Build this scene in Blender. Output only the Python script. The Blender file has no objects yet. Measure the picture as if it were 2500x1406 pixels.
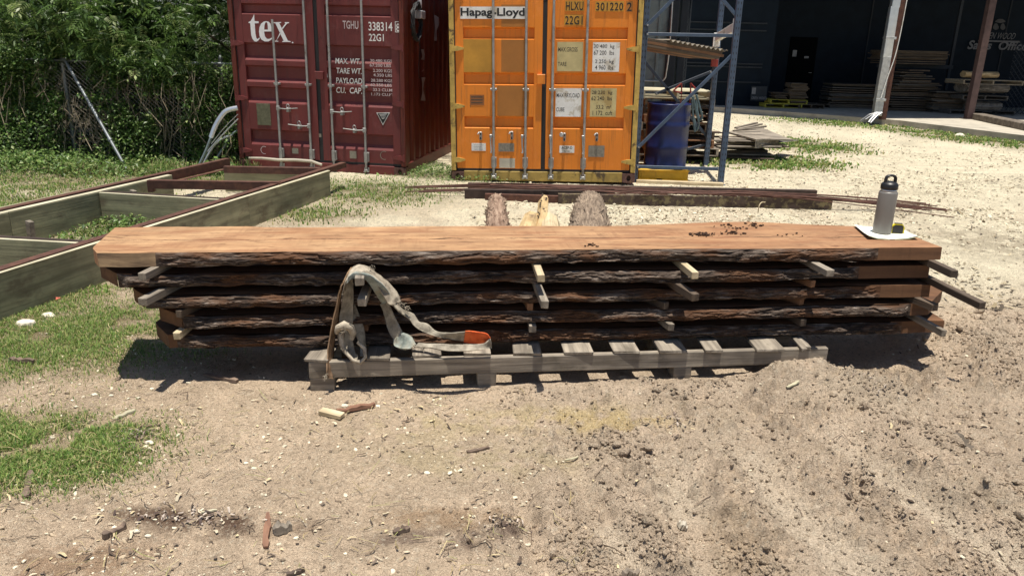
import bpy, bmesh, math, random
import numpy as np
from mathutils import Matrix, Vector
random.seed(7); rng = np.random.default_rng(11)
S = bpy.context.scene
# ---------------------------------------------------------------- camera, sky, sun
F, CX, CY = 1850., 1250., 703.
TH, ROLL, H = math.radians(17.5), math.radians(1.4), 1.7
fw = np.array([0, math.cos(TH), -math.sin(TH)]); r0 = np.array([1., 0, 0]); u0 = np.cross(r0, fw)
RX = math.cos(ROLL)*r0 + math.sin(ROLL)*u0; UX = -math.sin(ROLL)*r0 + math.cos(ROLL)*u0
cd = bpy.data.cameras.new('camera'); cam = bpy.data.objects.new('camera', cd); S.collection.objects.link(cam)
cam.matrix_world = Matrix(((RX[0], UX[0], -fw[0], 0), (RX[1], UX[1], -fw[1], 0), (RX[2], UX[2], -fw[2], H), (0, 0, 0, 1)))
cd.sensor_fit = 'HORIZONTAL'; cd.sensor_width = 36; cd.lens = 36*F/2500; cd.clip_start = .05; cd.clip_end = 2000
S.camera = cam
SUN_EL, SUN_AZ = 84.0, 176.0          # almost overhead, a touch from the camera's side
w = bpy.data.worlds.new('World'); S.world = w; w.use_nodes = True
nt = w.node_tree; nt.nodes.clear()
sky = nt.nodes.new('ShaderNodeTexSky'); sky.sky_type = 'NISHITA'; sky.sun_disc = False
sky.sun_elevation = math.radians(SUN_EL); sky.sun_rotation = math.radians(SUN_AZ)
bg = nt.nodes.new('ShaderNodeBackground'); bg.inputs[1].default_value = .07
wo = nt.nodes.new('ShaderNodeOutputWorld'); nt.links.new(sky.outputs[0], bg.inputs[0]); nt.links.new(bg.outputs[0], wo.inputs[0])
sd = bpy.data.lights.new('sun', 'SUN'); sd.energy = 5.0; sd.angle = math.radians(.5); sd.color = (1, .94, .83)
so = bpy.data.objects.new('sun', sd); S.collection.objects.link(so)
az, el = math.radians(SUN_AZ), math.radians(SUN_EL)
sv = Vector((math.sin(az)*math.cos(el), math.cos(az)*math.cos(el), math.sin(el)))
so.rotation_euler = sv.to_track_quat('Z', 'Y').to_euler(); so.location = (0, 0, 30)
S.view_settings.view_transform = 'Standard'; S.view_settings.look = 'None'
S.view_settings.exposure = 0.4; S.view_settings.gamma = 1

# ---------------------------------------------------------------- helpers
def ray(x, y): return fw + (x-CX)/F*RX - (y-CY)/F*UX
def onz(x, y, z=0.): d = ray(x, y); return Vector(np.array([0, 0, H]) + (z-H)/d[2]*d)
def ony(x, y, Y): d = ray(x, y); return Vector(np.array([0, 0, H]) + Y/d[1]*d)
def onp(x, y, o, n):
    d = ray(x, y); o = np.array(o, float); n = np.array(n, float); c = np.array([0, 0, H]); return Vector(c + ((o-c)@n)/(d@n)*d)
W = {}
def T(*v): return Matrix.Translation(v)
def frame(p, yaw=0, tilt=0): return T(*p) @ Matrix.Rotation(yaw, 4, 'Z') @ Matrix.Rotation(tilt, 4, 'Y')
def axis(p0, p1, up=(0, 0, 1)):
    p0, p1 = Vector(p0), Vector(p1); x = (p1-p0).normalized(); z = Vector(up); z = (z-x*x.dot(z))
    if z.length < 1e-4: z = Vector((0, 1, 0)); z = z-x*x.dot(z)
    z.normalize(); y = z.cross(x)
    return Matrix(((x[0], y[0], z[0], p0[0]), (x[1], y[1], z[1], p0[1]), (x[2], y[2], z[2], p0[2]), (0, 0, 0, 1)))
def tag(o, label=None, cat=None, group=None, kind=None):
    if label: o['label'] = label
    if cat: o['category'] = cat
    if group: o['group'] = group
    if kind: o['kind'] = kind
    return o
def link(name, data, parent=None, M=None):
    o = bpy.data.objects.new(name, data); S.collection.objects.link(o); M = M or Matrix()
    W[o] = M
    if parent is not None: o.parent = parent; o.matrix_basis = W[parent].inverted() @ M
    else: o.matrix_basis = M
    return o
def thing(name, label, cat, M=None, group=None): return tag(link(name, None, None, M), label, cat, group)
class MB:
    def __init__(s): s.v = []; s.f = []; s.m = []; s.sm = []
    def add(s, V, Fs, M=None, mi=0, smooth=False):
        b = len(s.v)
        for p in V: s.v.append(tuple(M @ Vector(p)) if M else tuple(p))
        for f in Fs: s.f.append([b+i for i in f]); s.m.append(mi); s.sm.append(smooth)
    def box(s, x0, x1, y0, y1, z0, z1, M=None, mi=0, b=0., jit=0.):
        if x0 > x1: x0, x1 = x1, x0
        if y0 > y1: y0, y1 = y1, y0
        if z0 > z1: z0, z1 = z1, z0
        b = min(b, (x1-x0)*.3, (y1-y0)*.3, (z1-z0)*.3)
        if b <= 0:
            V = [(x, y, z) for x in (x0, x1) for y in (y0, y1) for z in (z0, z1)]
            Fs = [(0, 1, 3, 2), (4, 6, 7, 5), (0, 4, 5, 1), (2, 3, 7, 6), (0, 2, 6, 4), (1, 5, 7, 3)]
        else:
            V = []; idx = {}
            for i, x in enumerate((x0, x1)):
                for j, y in enumerate((y0, y1)):
                    for k, z in enumerate((z0, z1)):
                        jx, jy, jz = [random.uniform(-jit, jit) for _ in range(3)]
                        xi = x+(b if i == 0 else -b); yi = y+(b if j == 0 else -b); zi = z+(b if k == 0 else -b)
                        for a, p in enumerate(((x, yi, zi), (xi, y, zi), (xi, yi, z))):
                            idx[i, j, k, a] = len(V); V.append((p[0]+jx, p[1]+jy, p[2]+jz))
            g = lambda i, j, k, a: idx[i, j, k, a]
            Fs = []
            for i in (0, 1): q = [g(i, 0, 0, 0), g(i, 1, 0, 0), g(i, 1, 1, 0), g(i, 0, 1, 0)]; Fs.append(q if i else q[::-1])
            for j in (0, 1): q = [g(0, j, 0, 1), g(1, j, 0, 1), g(1, j, 1, 1), g(0, j, 1, 1)]; Fs.append(q if not j else q[::-1])
            for k in (0, 1): q = [g(0, 0, k, 2), g(1, 0, k, 2), g(1, 1, k, 2), g(0, 1, k, 2)]; Fs.append(q if k else q[::-1])
            for j in (0, 1):
                for k in (0, 1): q = [g(0, j, k, 1), g(1, j, k, 1), g(1, j, k, 2), g(0, j, k, 2)]; Fs.append(q if (j == 0) == (k == 1) else q[::-1])
            for i in (0, 1):
                for k in (0, 1): q = [g(i, 0, k, 0), g(i, 1, k, 0), g(i, 1, k, 2), g(i, 0, k, 2)]; Fs.append(q if (i == 1) == (k == 1) else q[::-1])
            for i in (0, 1):
                for j in (0, 1): q = [g(i, j, 0, 0), g(i, j, 1, 0), g(i, j, 1, 1), g(i, j, 0, 1)]; Fs.append(q if (i == 1) != (j == 1) else q[::-1])
            for i in (0, 1):
                for j in (0, 1):
                    for k in (0, 1): q = [g(i, j, k, 0), g(i, j, k, 1), g(i, j, k, 2)]; Fs.append(q if (i+j+k) % 2 == 1 else q[::-1])
        s.add(V, Fs, M, mi)
    def tube(s, pts, r, n=8, M=None, mi=0, caps=True, smooth=True, flat=1.):
        P = [Vector(p) for p in pts]; R = r if isinstance(r, (list, tuple)) else [r]*len(P); V = []; Fs = []; up = None
        for i, p in enumerate(P):
            t = (P[min(i+1, len(P)-1)]-P[max(i-1, 0)]).normalized()
            if up is None: up = Vector((0, 0, 1)) if abs(t.z) < .9 else Vector((0, 1, 0))
            a = t.cross(up).normalized(); b = a.cross(t).normalized(); up = b
            for k in range(n):
                th = 2*math.pi*k/n; V.append(p+a*math.cos(th)*R[i]+b*math.sin(th)*R[i]*flat)
        for i in range(len(P)-1):
            for k in range(n): k2 = (k+1) % n; Fs.append((i*n+k, i*n+k2, (i+1)*n+k2, (i+1)*n+k))
        s.add(V, Fs, M, mi, smooth)
        if caps:
            s.add([V[k] for k in range(n)], [tuple(range(n))], M, mi); s.add([V[-n+k] for k in range(n)], [tuple(range(n))[::-1]], M, mi)
    def lathe(s, prof, n=32, M=None, mi=0, smooth=True):
        V = []; Fs = []
        for r, z in prof:
            for k in range(n): th = 2*math.pi*k/n; V.append((r*math.cos(th), r*math.sin(th), z))
        for i in range(len(prof)-1):
            for k in range(n): k2 = (k+1) % n; Fs.append((i*n+k, i*n+k2, (i+1)*n+k2, (i+1)*n+k))
        Fs.append(tuple(range(n))[::-1]); Fs.append(tuple((len(prof)-1)*n+k for k in range(n)))
        s.add(V, Fs, M, mi, smooth)
        s.sm[-1] = s.sm[-2] = False
    def prism(s, poly, y0, y1, M=None, mi=0):      # poly in (x,z), extruded along y
        n = len(poly); V = [(p[0], y0, p[1]) for p in poly]+[(p[0], y1, p[1]) for p in poly]
        Fs = [tuple(range(n)), tuple(range(n, 2*n))[::-1]]+[(i, (i+1) % n+0, (i+1) % n+n, i+n) for i in range(n)]
        s.add(V, Fs, M, mi)
    def extr(s, prof, x0, x1, M=None, mi=0, caps=True):   # prof in (y,z) open or closed, extruded along x
        n = len(prof); V = [(x0, p[0], p[1]) for p in prof]+[(x1, p[0], p[1]) for p in prof]
        s.add(V, [(i, i+1, i+1+n, i+n) for i in range(n-1)], M, mi)
    def build(s, name, mats, parent=None, M=None, fix=True):
        me = bpy.data.meshes.new(name); me.from_pydata(s.v, [], s.f)
        for m in (mats if isinstance(mats, (list, tuple)) else [mats]): me.materials.append(m)
        me.polygons.foreach_set('material_index', s.m); me.polygons.foreach_set('use_smooth', s.sm)
        if fix and len(s.f) < 40000:
            bm = bmesh.new(); bm.from_mesh(me); bmesh.ops.recalc_face_normals(bm, faces=bm.faces); bm.to_mesh(me); bm.free()
        me.update(); return link(name, me, parent, M)
def npmesh(name, V, Fs, mats, col=None, mi=None, smooth=False):
    V = np.asarray(V, np.float32).reshape(-1, 3); Fs = np.asarray(Fs, np.int32); k = Fs.shape[1]
    me = bpy.data.meshes.new(name); me.vertices.add(len(V)); me.vertices.foreach_set('co', V.ravel())
    me.loops.add(Fs.size); me.loops.foreach_set('vertex_index', Fs.ravel()); me.polygons.add(len(Fs))
    me.polygons.foreach_set('loop_start', np.arange(len(Fs), dtype=np.int32)*k); me.polygons.foreach_set('loop_total', np.full(len(Fs), k, np.int32))
    for m in (mats if isinstance(mats, (list, tuple)) else [mats]): me.materials.append(m)
    if mi is not None: me.polygons.foreach_set('material_index', np.asarray(mi, np.int32))
    me.polygons.foreach_set('use_smooth', np.full(len(Fs), smooth))
    if col is not None:
        a = me.color_attributes.new('Col', 'FLOAT_COLOR', 'POINT'); c = np.ones((len(V), 4), np.float32); c[:, :3] = col; a.data.foreach_set('color', c.ravel())
    me.update(); me.validate(); return me
def h2(ix, iy, seed):
    n = (ix.astype(np.int64)*374761393+iy.astype(np.int64)*668265263+seed*982451653) & 0xffffffff
    n = ((n ^ (n >> 13))*1274126177) & 0xffffffff; n ^= n >> 16; return (n & 0xffff)/65535.
def vn(x, y, seed=0):
    x = np.asarray(x, float); y = np.asarray(y, float); ix = np.floor(x); iy = np.floor(y); fx = x-ix; fy = y-iy
    fx = fx*fx*fx*(fx*(fx*6-15)+10); fy = fy*fy*fy*(fy*(fy*6-15)+10)
    a = h2(ix, iy, seed); b = h2(ix+1, iy, seed); c = h2(ix, iy+1, seed); d = h2(ix+1, iy+1, seed)
    return (a*(1-fx)+b*fx)*(1-fy)+(c*(1-fx)+d*fx)*fy
def fbm(x, y, f=1., o=4, seed=0, g=.5):
    t = 0; a = 1; s = 0
    for i in range(o):
        c, q = math.cos(i*1.3), math.sin(i*1.3); t = t+a*vn((x*c-y*q)*f, (x*q+y*c)*f, seed+i*17); s += a; a *= g; f *= 2.03
    return t/s
def ss(e0, e1, x): t = np.clip((x-e0)/(e1-e0), 0, 1); return t*t*(3-2*t)

# ---------------------------------------------------------------- materials
def nodes(name):
    m = bpy.data.materials.new(name); m.use_nodes = True; t = m.node_tree; b = t.nodes['Principled BSDF']; return m, t, b
def N(t, typ, **kw):
    n = t.nodes.new(typ)
    for k, v in kw.items():
        if k.startswith('i_'): n.inputs[int(k[2:])].default_value = v
        else: setattr(n, k, v)
    return n
def mix(t, fac, a, b, mode='MIX'):
    n = t.nodes.new('ShaderNodeMix'); n.data_type = 'RGBA'; n.blend_type = mode
    for s, v in ((0, fac), (6, a), (7, b)):
        if hasattr(v, 'links'): t.links.new(v, n.inputs[s])
        else: n.inputs[s].default_value = v if s == 0 else (*v[:3], 1)
    return n.outputs[2]
def coords(t, scale=(1, 1, 1), rand=True):
    tc = N(t, 'ShaderNodeTexCoord'); mp = N(t, 'ShaderNodeMapping'); mp.inputs[3].default_value = scale
    if rand:
        oi = N(t, 'ShaderNodeObjectInfo'); ml = N(t, 'ShaderNodeVectorMath', operation='SCALE'); ml.inputs[0].default_value = (13.7, 5.3, 9.1)
        t.links.new(oi.outputs['Random'], ml.inputs[3]); ad = N(t, 'ShaderNodeVectorMath', operation='ADD')
        t.links.new(tc.outputs['Object'], ad.inputs[0]); t.links.new(ml.outputs[0], ad.inputs[1]); t.links.new(ad.outputs[0], mp.inputs[0])
    else: t.links.new(tc.outputs['Object'], mp.inputs[0])
    return mp.outputs[0]
def noise(t, vec, sc, det=4, rough=.55, dist=0.):
    n = N(t, 'ShaderNodeTexNoise'); n.inputs['Scale'].default_value = sc; n.inputs['Detail'].default_value = det; n.inputs['Roughness'].default_value = rough; n.inputs['Distortion'].default_value = dist
    t.links.new(vec, n.inputs[0]); return n.outputs[0]
def ramp(t, fac, *st):
    r = N(t, 'ShaderNodeValToRGB'); e = r.color_ramp.elements
    while len(e) < len(st): e.new(.5)
    for i, (p, c) in enumerate(st): e[i].position = p; e[i].color = (*c, 1) if len(c) == 3 else c
    t.links.new(fac, r.inputs[0]); return r.outputs[0]
def bump(t, b, hsock, st=.5, dist=.01, prev=None):
    n = N(t, 'ShaderNodeBump'); n.inputs[0].default_value = st; n.inputs['Distance'].default_value = dist; t.links.new(hsock, n.inputs['Height'])
    if prev: t.links.new(prev, n.inputs['Normal'])
    t.links.new(n.outputs[0], b.inputs['Normal']); return n.outputs[0]
def g3(v): return (v, v, v)
def wood(name, dark, light, grain=(1.5, 30, 30), rough=.8, knots=True, saw=0., stain=None, bst=.5):
    m, t, b = nodes(name); v = coords(t, grain); n1 = noise(t, v, 1., 5, .6, .6)
    c = ramp(t, n1, (.32, dark), (.62, light)); v2 = coords(t, (3, 3, 3)); n2 = noise(t, v2, 1.3, 4)
    c = mix(t, .45, c, mix(t, n2, tuple(x*.55 for x in light), tuple(min(1, x*1.3) for x in light)), 'MULTIPLY') if False else mix(t, ramp(t, n2, (.35, g3(.0)), (.7, g3(.55))), c, tuple(x*.62 for x in dark))
    if stain: n3 = noise(t, coords(t, (2, 4, 4)), 2.2, 5, .6); c = mix(t, ramp(t, n3, (.52, g3(0)), (.68, g3(.8))), c, stain)
    fine = noise(t, coords(t, (grain[0]*3, grain[1]*4, grain[2]*4)), 1.2, 3)
    c = mix(t, ramp(t, fine, (.55, g3(0)), (.8, g3(.45))), c, tuple(x*.5 for x in dark))
    t.links.new(c, b.inputs[0]); b.inputs['Roughness'].default_value = rough
    bb = bump(t, b, n1, bst, .004); bump(t, b, fine, bst*.8, .002, bb)
    return m
def flat(name, col, rough=.6, metal=0., var=.25, sc=8., dirt=None, dirt_amt=.6, thr=.55, bst=.15, stretch=(1, 1, 1)):
    m, t, b = nodes(name); v = coords(t, stretch); n = noise(t, v, sc, 6, .6)
    c = mix(t, ramp(t, n, (.3, g3(0)), (.7, g3(1))), tuple(x*(1-var) for x in col), tuple(min(1, x*(1+var)) for x in col))
    if dirt:
        n2 = noise(t, v, sc*.6, 8, .7, .3); k = ramp(t, n2, (thr, g3(0)), (min(1, thr+.08), g3(dirt_amt))); c = mix(t, k, c, dirt)
    t.links.new(c, b.inputs[0]); b.inputs['Roughness'].default_value = rough; b.inputs['Metallic'].default_value = metal
    if bst: bump(t, b, n, bst, .003)
    return m
def attrmat(name, rough=.9, trans=0., nsc=60., nam=.35, bumps=((400, .5, .002),), spec=.3):
    m, t, b = nodes(name); a = N(t, 'ShaderNodeAttribute', attribute_name='Col'); v = coords(t, (1, 1, 1), False)
    n = noise(t, v, nsc, 5, .65); c = mix(t, nam, a.outputs[0], ramp(t, n, (.3, g3(.25)), (.7, g3(1.))), 'MULTIPLY')
    t.links.new(c, b.inputs[0]); b.inputs['Roughness'].default_value = rough; b.inputs['Specular IOR Level'].default_value = spec; p = None
    for sc, st, d in bumps: p = bump(t, b, noise(t, v, sc, 4, .65), st, d, p)
    if trans:
        tr = N(t, 'ShaderNodeBsdfTranslucent'); t.links.new(c, tr.inputs[0]); mx = N(t, 'ShaderNodeMixShader'); mx.inputs[0].default_value = trans
        t.links.new(b.outputs[0], mx.inputs[1]); t.links.new(tr.outputs[0], mx.inputs[2]); t.links.new(mx.outputs[0], t.nodes['Material Output'].inputs[0])
    return m
M_grey_wood = wood('weathered_wood', (.15, .125, .10), (.40, .345, .275), stain=(.12, .10, .075))
M_pale_wood = wood('pale_wood', (.42, .33, .2), (.72, .6, .40))
M_sawn_brown = wood('sawn_brown', (.14, .065, .03), (.33, .17, .085), (1.2, 25, 25), .75)
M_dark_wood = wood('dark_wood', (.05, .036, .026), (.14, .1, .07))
M_green_wood = wood('treated_lumber', (.18, .17, .105), (.39, .37, .23), (.9, 16, 16), .85, stain=(.14, .11, .07))
M_whitish = wood('whitish_lumber', (.42, .39, .26), (.65, .6, .45), (2, 20, 20), .85)
M_rust = flat('rusty_steel', (.095, .042, .030), .75, .2, .35, 14, (.17, .075, .045), .5, .52)
M_rust_dark = flat('dark_rusty_steel', (.055, .036, .030), .7, .3, .35, 14, (.16, .085, .055), .6, .6)
M_galv = flat('galvanised_steel', (.5, .51, .52), .38, .85, .2, 12, (.3, .27, .24), .5, .6)
M_alu = flat('aluminium', (.68, .7, .72), .28, .9, .1, 10)
M_rod = flat('lock_rod_zinc', (.36, .36, .35), .5, .55, .25, 10, (.15, .09, .06), .7, .6)
M_rubber = flat('black_rubber', (.018, .018, .02), .6, 0, .2, 20)
M_blue = flat('blue_rack_paint', (.055, .088, .145), .45, 0, .2, 10, (.10, .07, .055), .7, .64)
M_navy = flat('drum_blue', (.010, .02, .10), .35, 0, .2, 3, (.04, .06, .14), .5, .58)
M_yellow = flat('yellow_plastic', (.62, .36, .015), .5, 0, .15, 6, (.2, .12, .04), .5, .62)
M_frame_yel = flat('worn_yellow_paint', (.50, .34, .085), .6, 0, .25, 12, (.07, .04, .025), .9, .56)
M_sill_yel = flat('dirty_yellow_sill', (.33, .23, .06), .7, 0, .3, 7, (.06, .04, .025), .9, .54)
M_black = flat('black_paint_and_slots', (.012, .012, .014), .5, 0, .2)
M_white = flat('white_paint', (.78, .78, .76), .6, 0, .1, 9, (.42, .36, .26), .7, .54)
M_white_clean = flat('white_lettering', (.8, .8, .82), .6, 0, .06, 30)
M_ltr_worn = flat('worn_lettering', (.62, .52, .52), .7, 0, .1, 40, (.12, .03, .035), .9, .60)
M_cream = flat('faded_sticker', (.52, .44, .22), .7, 0, .2, 5, (.33, .2, .05), .6, .55)
M_plate = flat('data_plate', (.28, .26, .22), .45, .5, .25, 30)
M_plate_green = flat('green_data_plate', (.14, .135, .085), .5, .2, .3, 20)
M_dgrey = flat('shade_dark_siding', (.006, .012, .021), .6, 0, .2, 3, bst=.05)  # near-black colour stands in for the shade inside the warehouse
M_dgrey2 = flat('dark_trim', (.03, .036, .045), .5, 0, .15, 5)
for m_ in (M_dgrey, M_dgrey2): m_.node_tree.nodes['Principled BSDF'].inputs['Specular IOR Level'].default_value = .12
M_teal = flat('grey_green_cladding', (.17, .22, .23), .6, 0, .2, 2, (.07, .09, .10), .6, .5)
M_conc = flat('concrete', (.42, .38, .31), .9, 0, .2, 3, (.25, .22, .18), .5, .55, .3)
M_conc_old = flat('old_concrete', (.17, .14, .11), .95, 0, .4, 9, (.07, .055, .04), .7, .5, .6)
M_red_ins = flat('red_tool_paint', (.25, .03, .02), .5)
M_sign_dim = flat('grey_sign_letter', (.17, .17, .18), .7)  # low grey tone for the white sign letters
# container paints
def paint(name, col, patch, rust, streak=.5, thr=.6):
    m, t, b = nodes(name); v = coords(t, (1, 1, 1), False); n = noise(t, v, 1.6, 5, .6); c = mix(t, ramp(t, n, (.35, g3(0)), (.65, g3(1))), col, patch)
    vs = coords(t, (16, 16, .8), False); n2 = noise(t, vs, 1.5, 6, .65); c = mix(t, ramp(t, n2, (.54, g3(0)), (.70, g3(streak))), c, tuple(x*.5+.02 for x in col))
    n4 = noise(t, coords(t, (3, 3, 2), False), 2.5, 6, .7); c = mix(t, ramp(t, n4, (.55, g3(0)), (.75, g3(.30))), c, tuple(min(1, x*1.0+.10) for x in col))
    n3 = noise(t, v, 9, 8, .75); c = mix(t, ramp(t, n3, (thr, g3(0)), (thr+.06, g3(.9))), c, rust)
    t.links.new(c, b.inputs[0]); b.inputs['Roughness'].default_value = .5; b.inputs['Specular IOR Level'].default_value = .35
    bump(t, b, noise(t, v, 5, 4), .25, .01); return m
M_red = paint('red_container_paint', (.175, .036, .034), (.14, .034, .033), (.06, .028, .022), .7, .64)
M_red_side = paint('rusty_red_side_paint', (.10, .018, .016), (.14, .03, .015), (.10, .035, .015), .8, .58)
M_orange = paint('orange_container_paint', (.80, .25, .025), (.72, .225, .03), (.3, .11, .04), .7, .655)
M_or_patch1 = flat('brown_patch', (.40, .16, .03), .6, 0, .15, 3)
M_or_patch2 = flat('ochre_patch', (.50, .25, .03), .6, 0, .2, 4)

# ---------------------------------------------------------------- ground
def blob(px, py, rx, ry, ang=0.):
    p = onz(px, py); c, s = math.cos(ang), math.sin(ang)
    return lambda x, y: np.exp(-((((x-p.x)*c+(y-p.y)*s)/rx)**2+((-(x-p.x)*s+(y-p.y)*c)/ry)**2))
GR = [(blob(120, 820, .75, .55), 1.), (blob(290, 775, .35, .3), .9), (blob(-60, 780, .7, .9), 1.), (blob(120, 1100, .42, .28), 1.), (blob(-60, 1090, .4, .3), 1.), (blob(270, 1060, .22, .14), .7),
      (blob(300, 560, .55, .5, .3), .95), (blob(520, 425, .7, .5), .8), (blob(900, 470, .9, .9), .95), (blob(1040, 425, .6, .4), 1.), (blob(760, 520, .6, .5), .75), (blob(240, 500, .5, .4), .7),
      (blob(1860, 395, 1.0, .75), 1.1), (blob(1960, 355, .9, 1.2), .9), (blob(2260, 322, 1.7, .8, -1.0), 1.1), (blob(2420, 345, 1.4, .8, -1.0), 1.2), (blob(2030, 300, 1.6, 1.0, -.6), .75),
      (blob(120, 440, 1.6, 1.1), 1.1), (blob(400, 430, 1.4, .7), 1.1), (blob(-300, 520, 2.5, 2), 1.), (blob(300, 780, .6, .45), .35), (blob(480, 860, .3, .2), .25), (blob(2200, 470, .9, .18), .3), (blob(700, 590, .5, .25), .5)]
def grass_d(x, y):
    g = 0
    for b_, a in GR: g = np.maximum(g, a*b_(x, y))
    return np.clip(g, 0, 1)
def dirt_d(x, y):
    xe = x+.25*fbm(x, y, 1.7, 3, 5)
    a = ss(-.25, .55, xe+.25*(y-2.6)*(y < 2.6))*ss(4.4, 3.9, y-np.clip(x-2.2, 0, 3)*.75+.3*fbm(x, y, 2.1, 3, 9))
    return np.clip(a, 0, 1)
MND = [(onz(1935, 900, .09), .21, .11, .175), (onz(2060, 950, .0), .30, .16, .08), (onz(2300, 850, 0), .28, .30, .10), (onz(1720, 950, 0), .35, .10, .06), (onz(2420, 800, 0), .4, .35, .06), (onz(1480, 950, 0), .45, .08, .045), (onz(2150, 1010, 0), .3, .2, .03), (onz(2480, 960, 0), .3, .3, .04)]
RUT = [((1560, 1406), (1420, 1130), .07, -.035), ((1760, 1406), (1660, 1150), .11, -.05), ((2120, 1406), (1850, 1110), .12, -.045), ((2440, 1350), (2120, 1110), .09, -.04), ((1330, 1406), (1290, 1150), .06, -.025)]
def rutm(x, y):
    m = 0
    for a_, b_, wd, dp in RUT:
        A = onz(*a_); B = onz(*b_); dx, dy = B.x-A.x, B.y-A.y; L = math.hypot(dx, dy); t_ = ((x-A.x)*dx+(y-A.y)*dy)/L; q = ((x-A.x)*dy-(y-A.y)*dx)/L+.04*np.sin(t_*3)
        m = np.maximum(m, np.exp(-(q/wd)**4)*ss(-1.2, -.2, t_)*ss(L+.4, L-.3, t_))
    return m
def gh(x, y):
    x = np.asarray(x, float); y = np.asarray(y, float); d = dirt_d(x, y); near = ss(16, 8, y)
    z = (fbm(x, y, .8, 3, 1)-.5)*.035*near+(fbm(x, y, 5, 3, 2)-.5)*.012*near
    z += d*((fbm(x, y, 2.5, 3, 3)-.45)*.11+(fbm(x, y, 11, 4, 4)-.5)*.055)
    bl = np.abs(fbm(x, y, 14, 3, 41)-.5)*2; z += d*(.5-bl)*.030*ss(.3, .6, fbm(x, y, 2.2, 2, 43)); b2 = np.abs(fbm(x, y, 30, 2, 45)-.5)*2; z += d*(.4-b2)*.030*ss(.35, .6, fbm(x, y, 3.3, 3, 46))
    k = fbm(x, y, 26, 2, 55); z += d*np.clip(k-.54, 0, 1)*.20*ss(.35, .65, fbm(x, y, 2.9, 2, 44))
    z += (1-d)*near*(fbm(x, y, 30, 3, 6)-.5)*.014+d*(fbm(x, y, 45, 3, 7)-.5)*.022
    for p, rx, ry, a in MND: z += a*np.exp(-(((x-p.x)/rx)**2+((y-p.y)/ry)**2))*(.75+.5*fbm(x, y, 12, 3, 8))
    for a_, b_, wd, dp in RUT:
        A = onz(*a_); B = onz(*b_); dx, dy = B.x-A.x, B.y-A.y; L = math.hypot(dx, dy); t_ = ((x-A.x)*dx+(y-A.y)*dy)/L; q = ((x-A.x)*dy-(y-A.y)*dx)/L+.04*np.sin(t_*3)
        e = np.exp(-(q/wd)**2)*ss(-1.2, -.2, t_)*ss(L+.4, L-.3, t_); z = z*(1-.7*e)+dp*e+.006*np.sin((t_+np.abs(q)*.8)*2*np.pi/.085)*np.exp(-((np.abs(q)-wd*.9)/.05)**2)*ss(-1.2, -.2, t_)*ss(L+.4, L-.3, t_)*ss(.4, .6, fbm(x, y, 3, 2, 48))+.026*np.exp(-((np.abs(q)-wd*1.5)/.045)**2)*(.4+1.2*fbm(x, y, 7, 3, 49))*ss(L+.4, L-.3, t_)
    # flatten under the pallet and slab ends, and under the far yard objects
    fl = np.exp(-(((x-.3)/1.7)**4+((y-4.02-.12*x)/.42)**4)); z = z*(1-fl)-.004*fl
    hang = np.exp(-(((x-2.05)/.5)**2+((y-4.30)/.33)**2)); z -= .04*hang
    return z
def ghs(x, y): return float(gh(np.array([x]), np.array([y]))[0])
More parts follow.
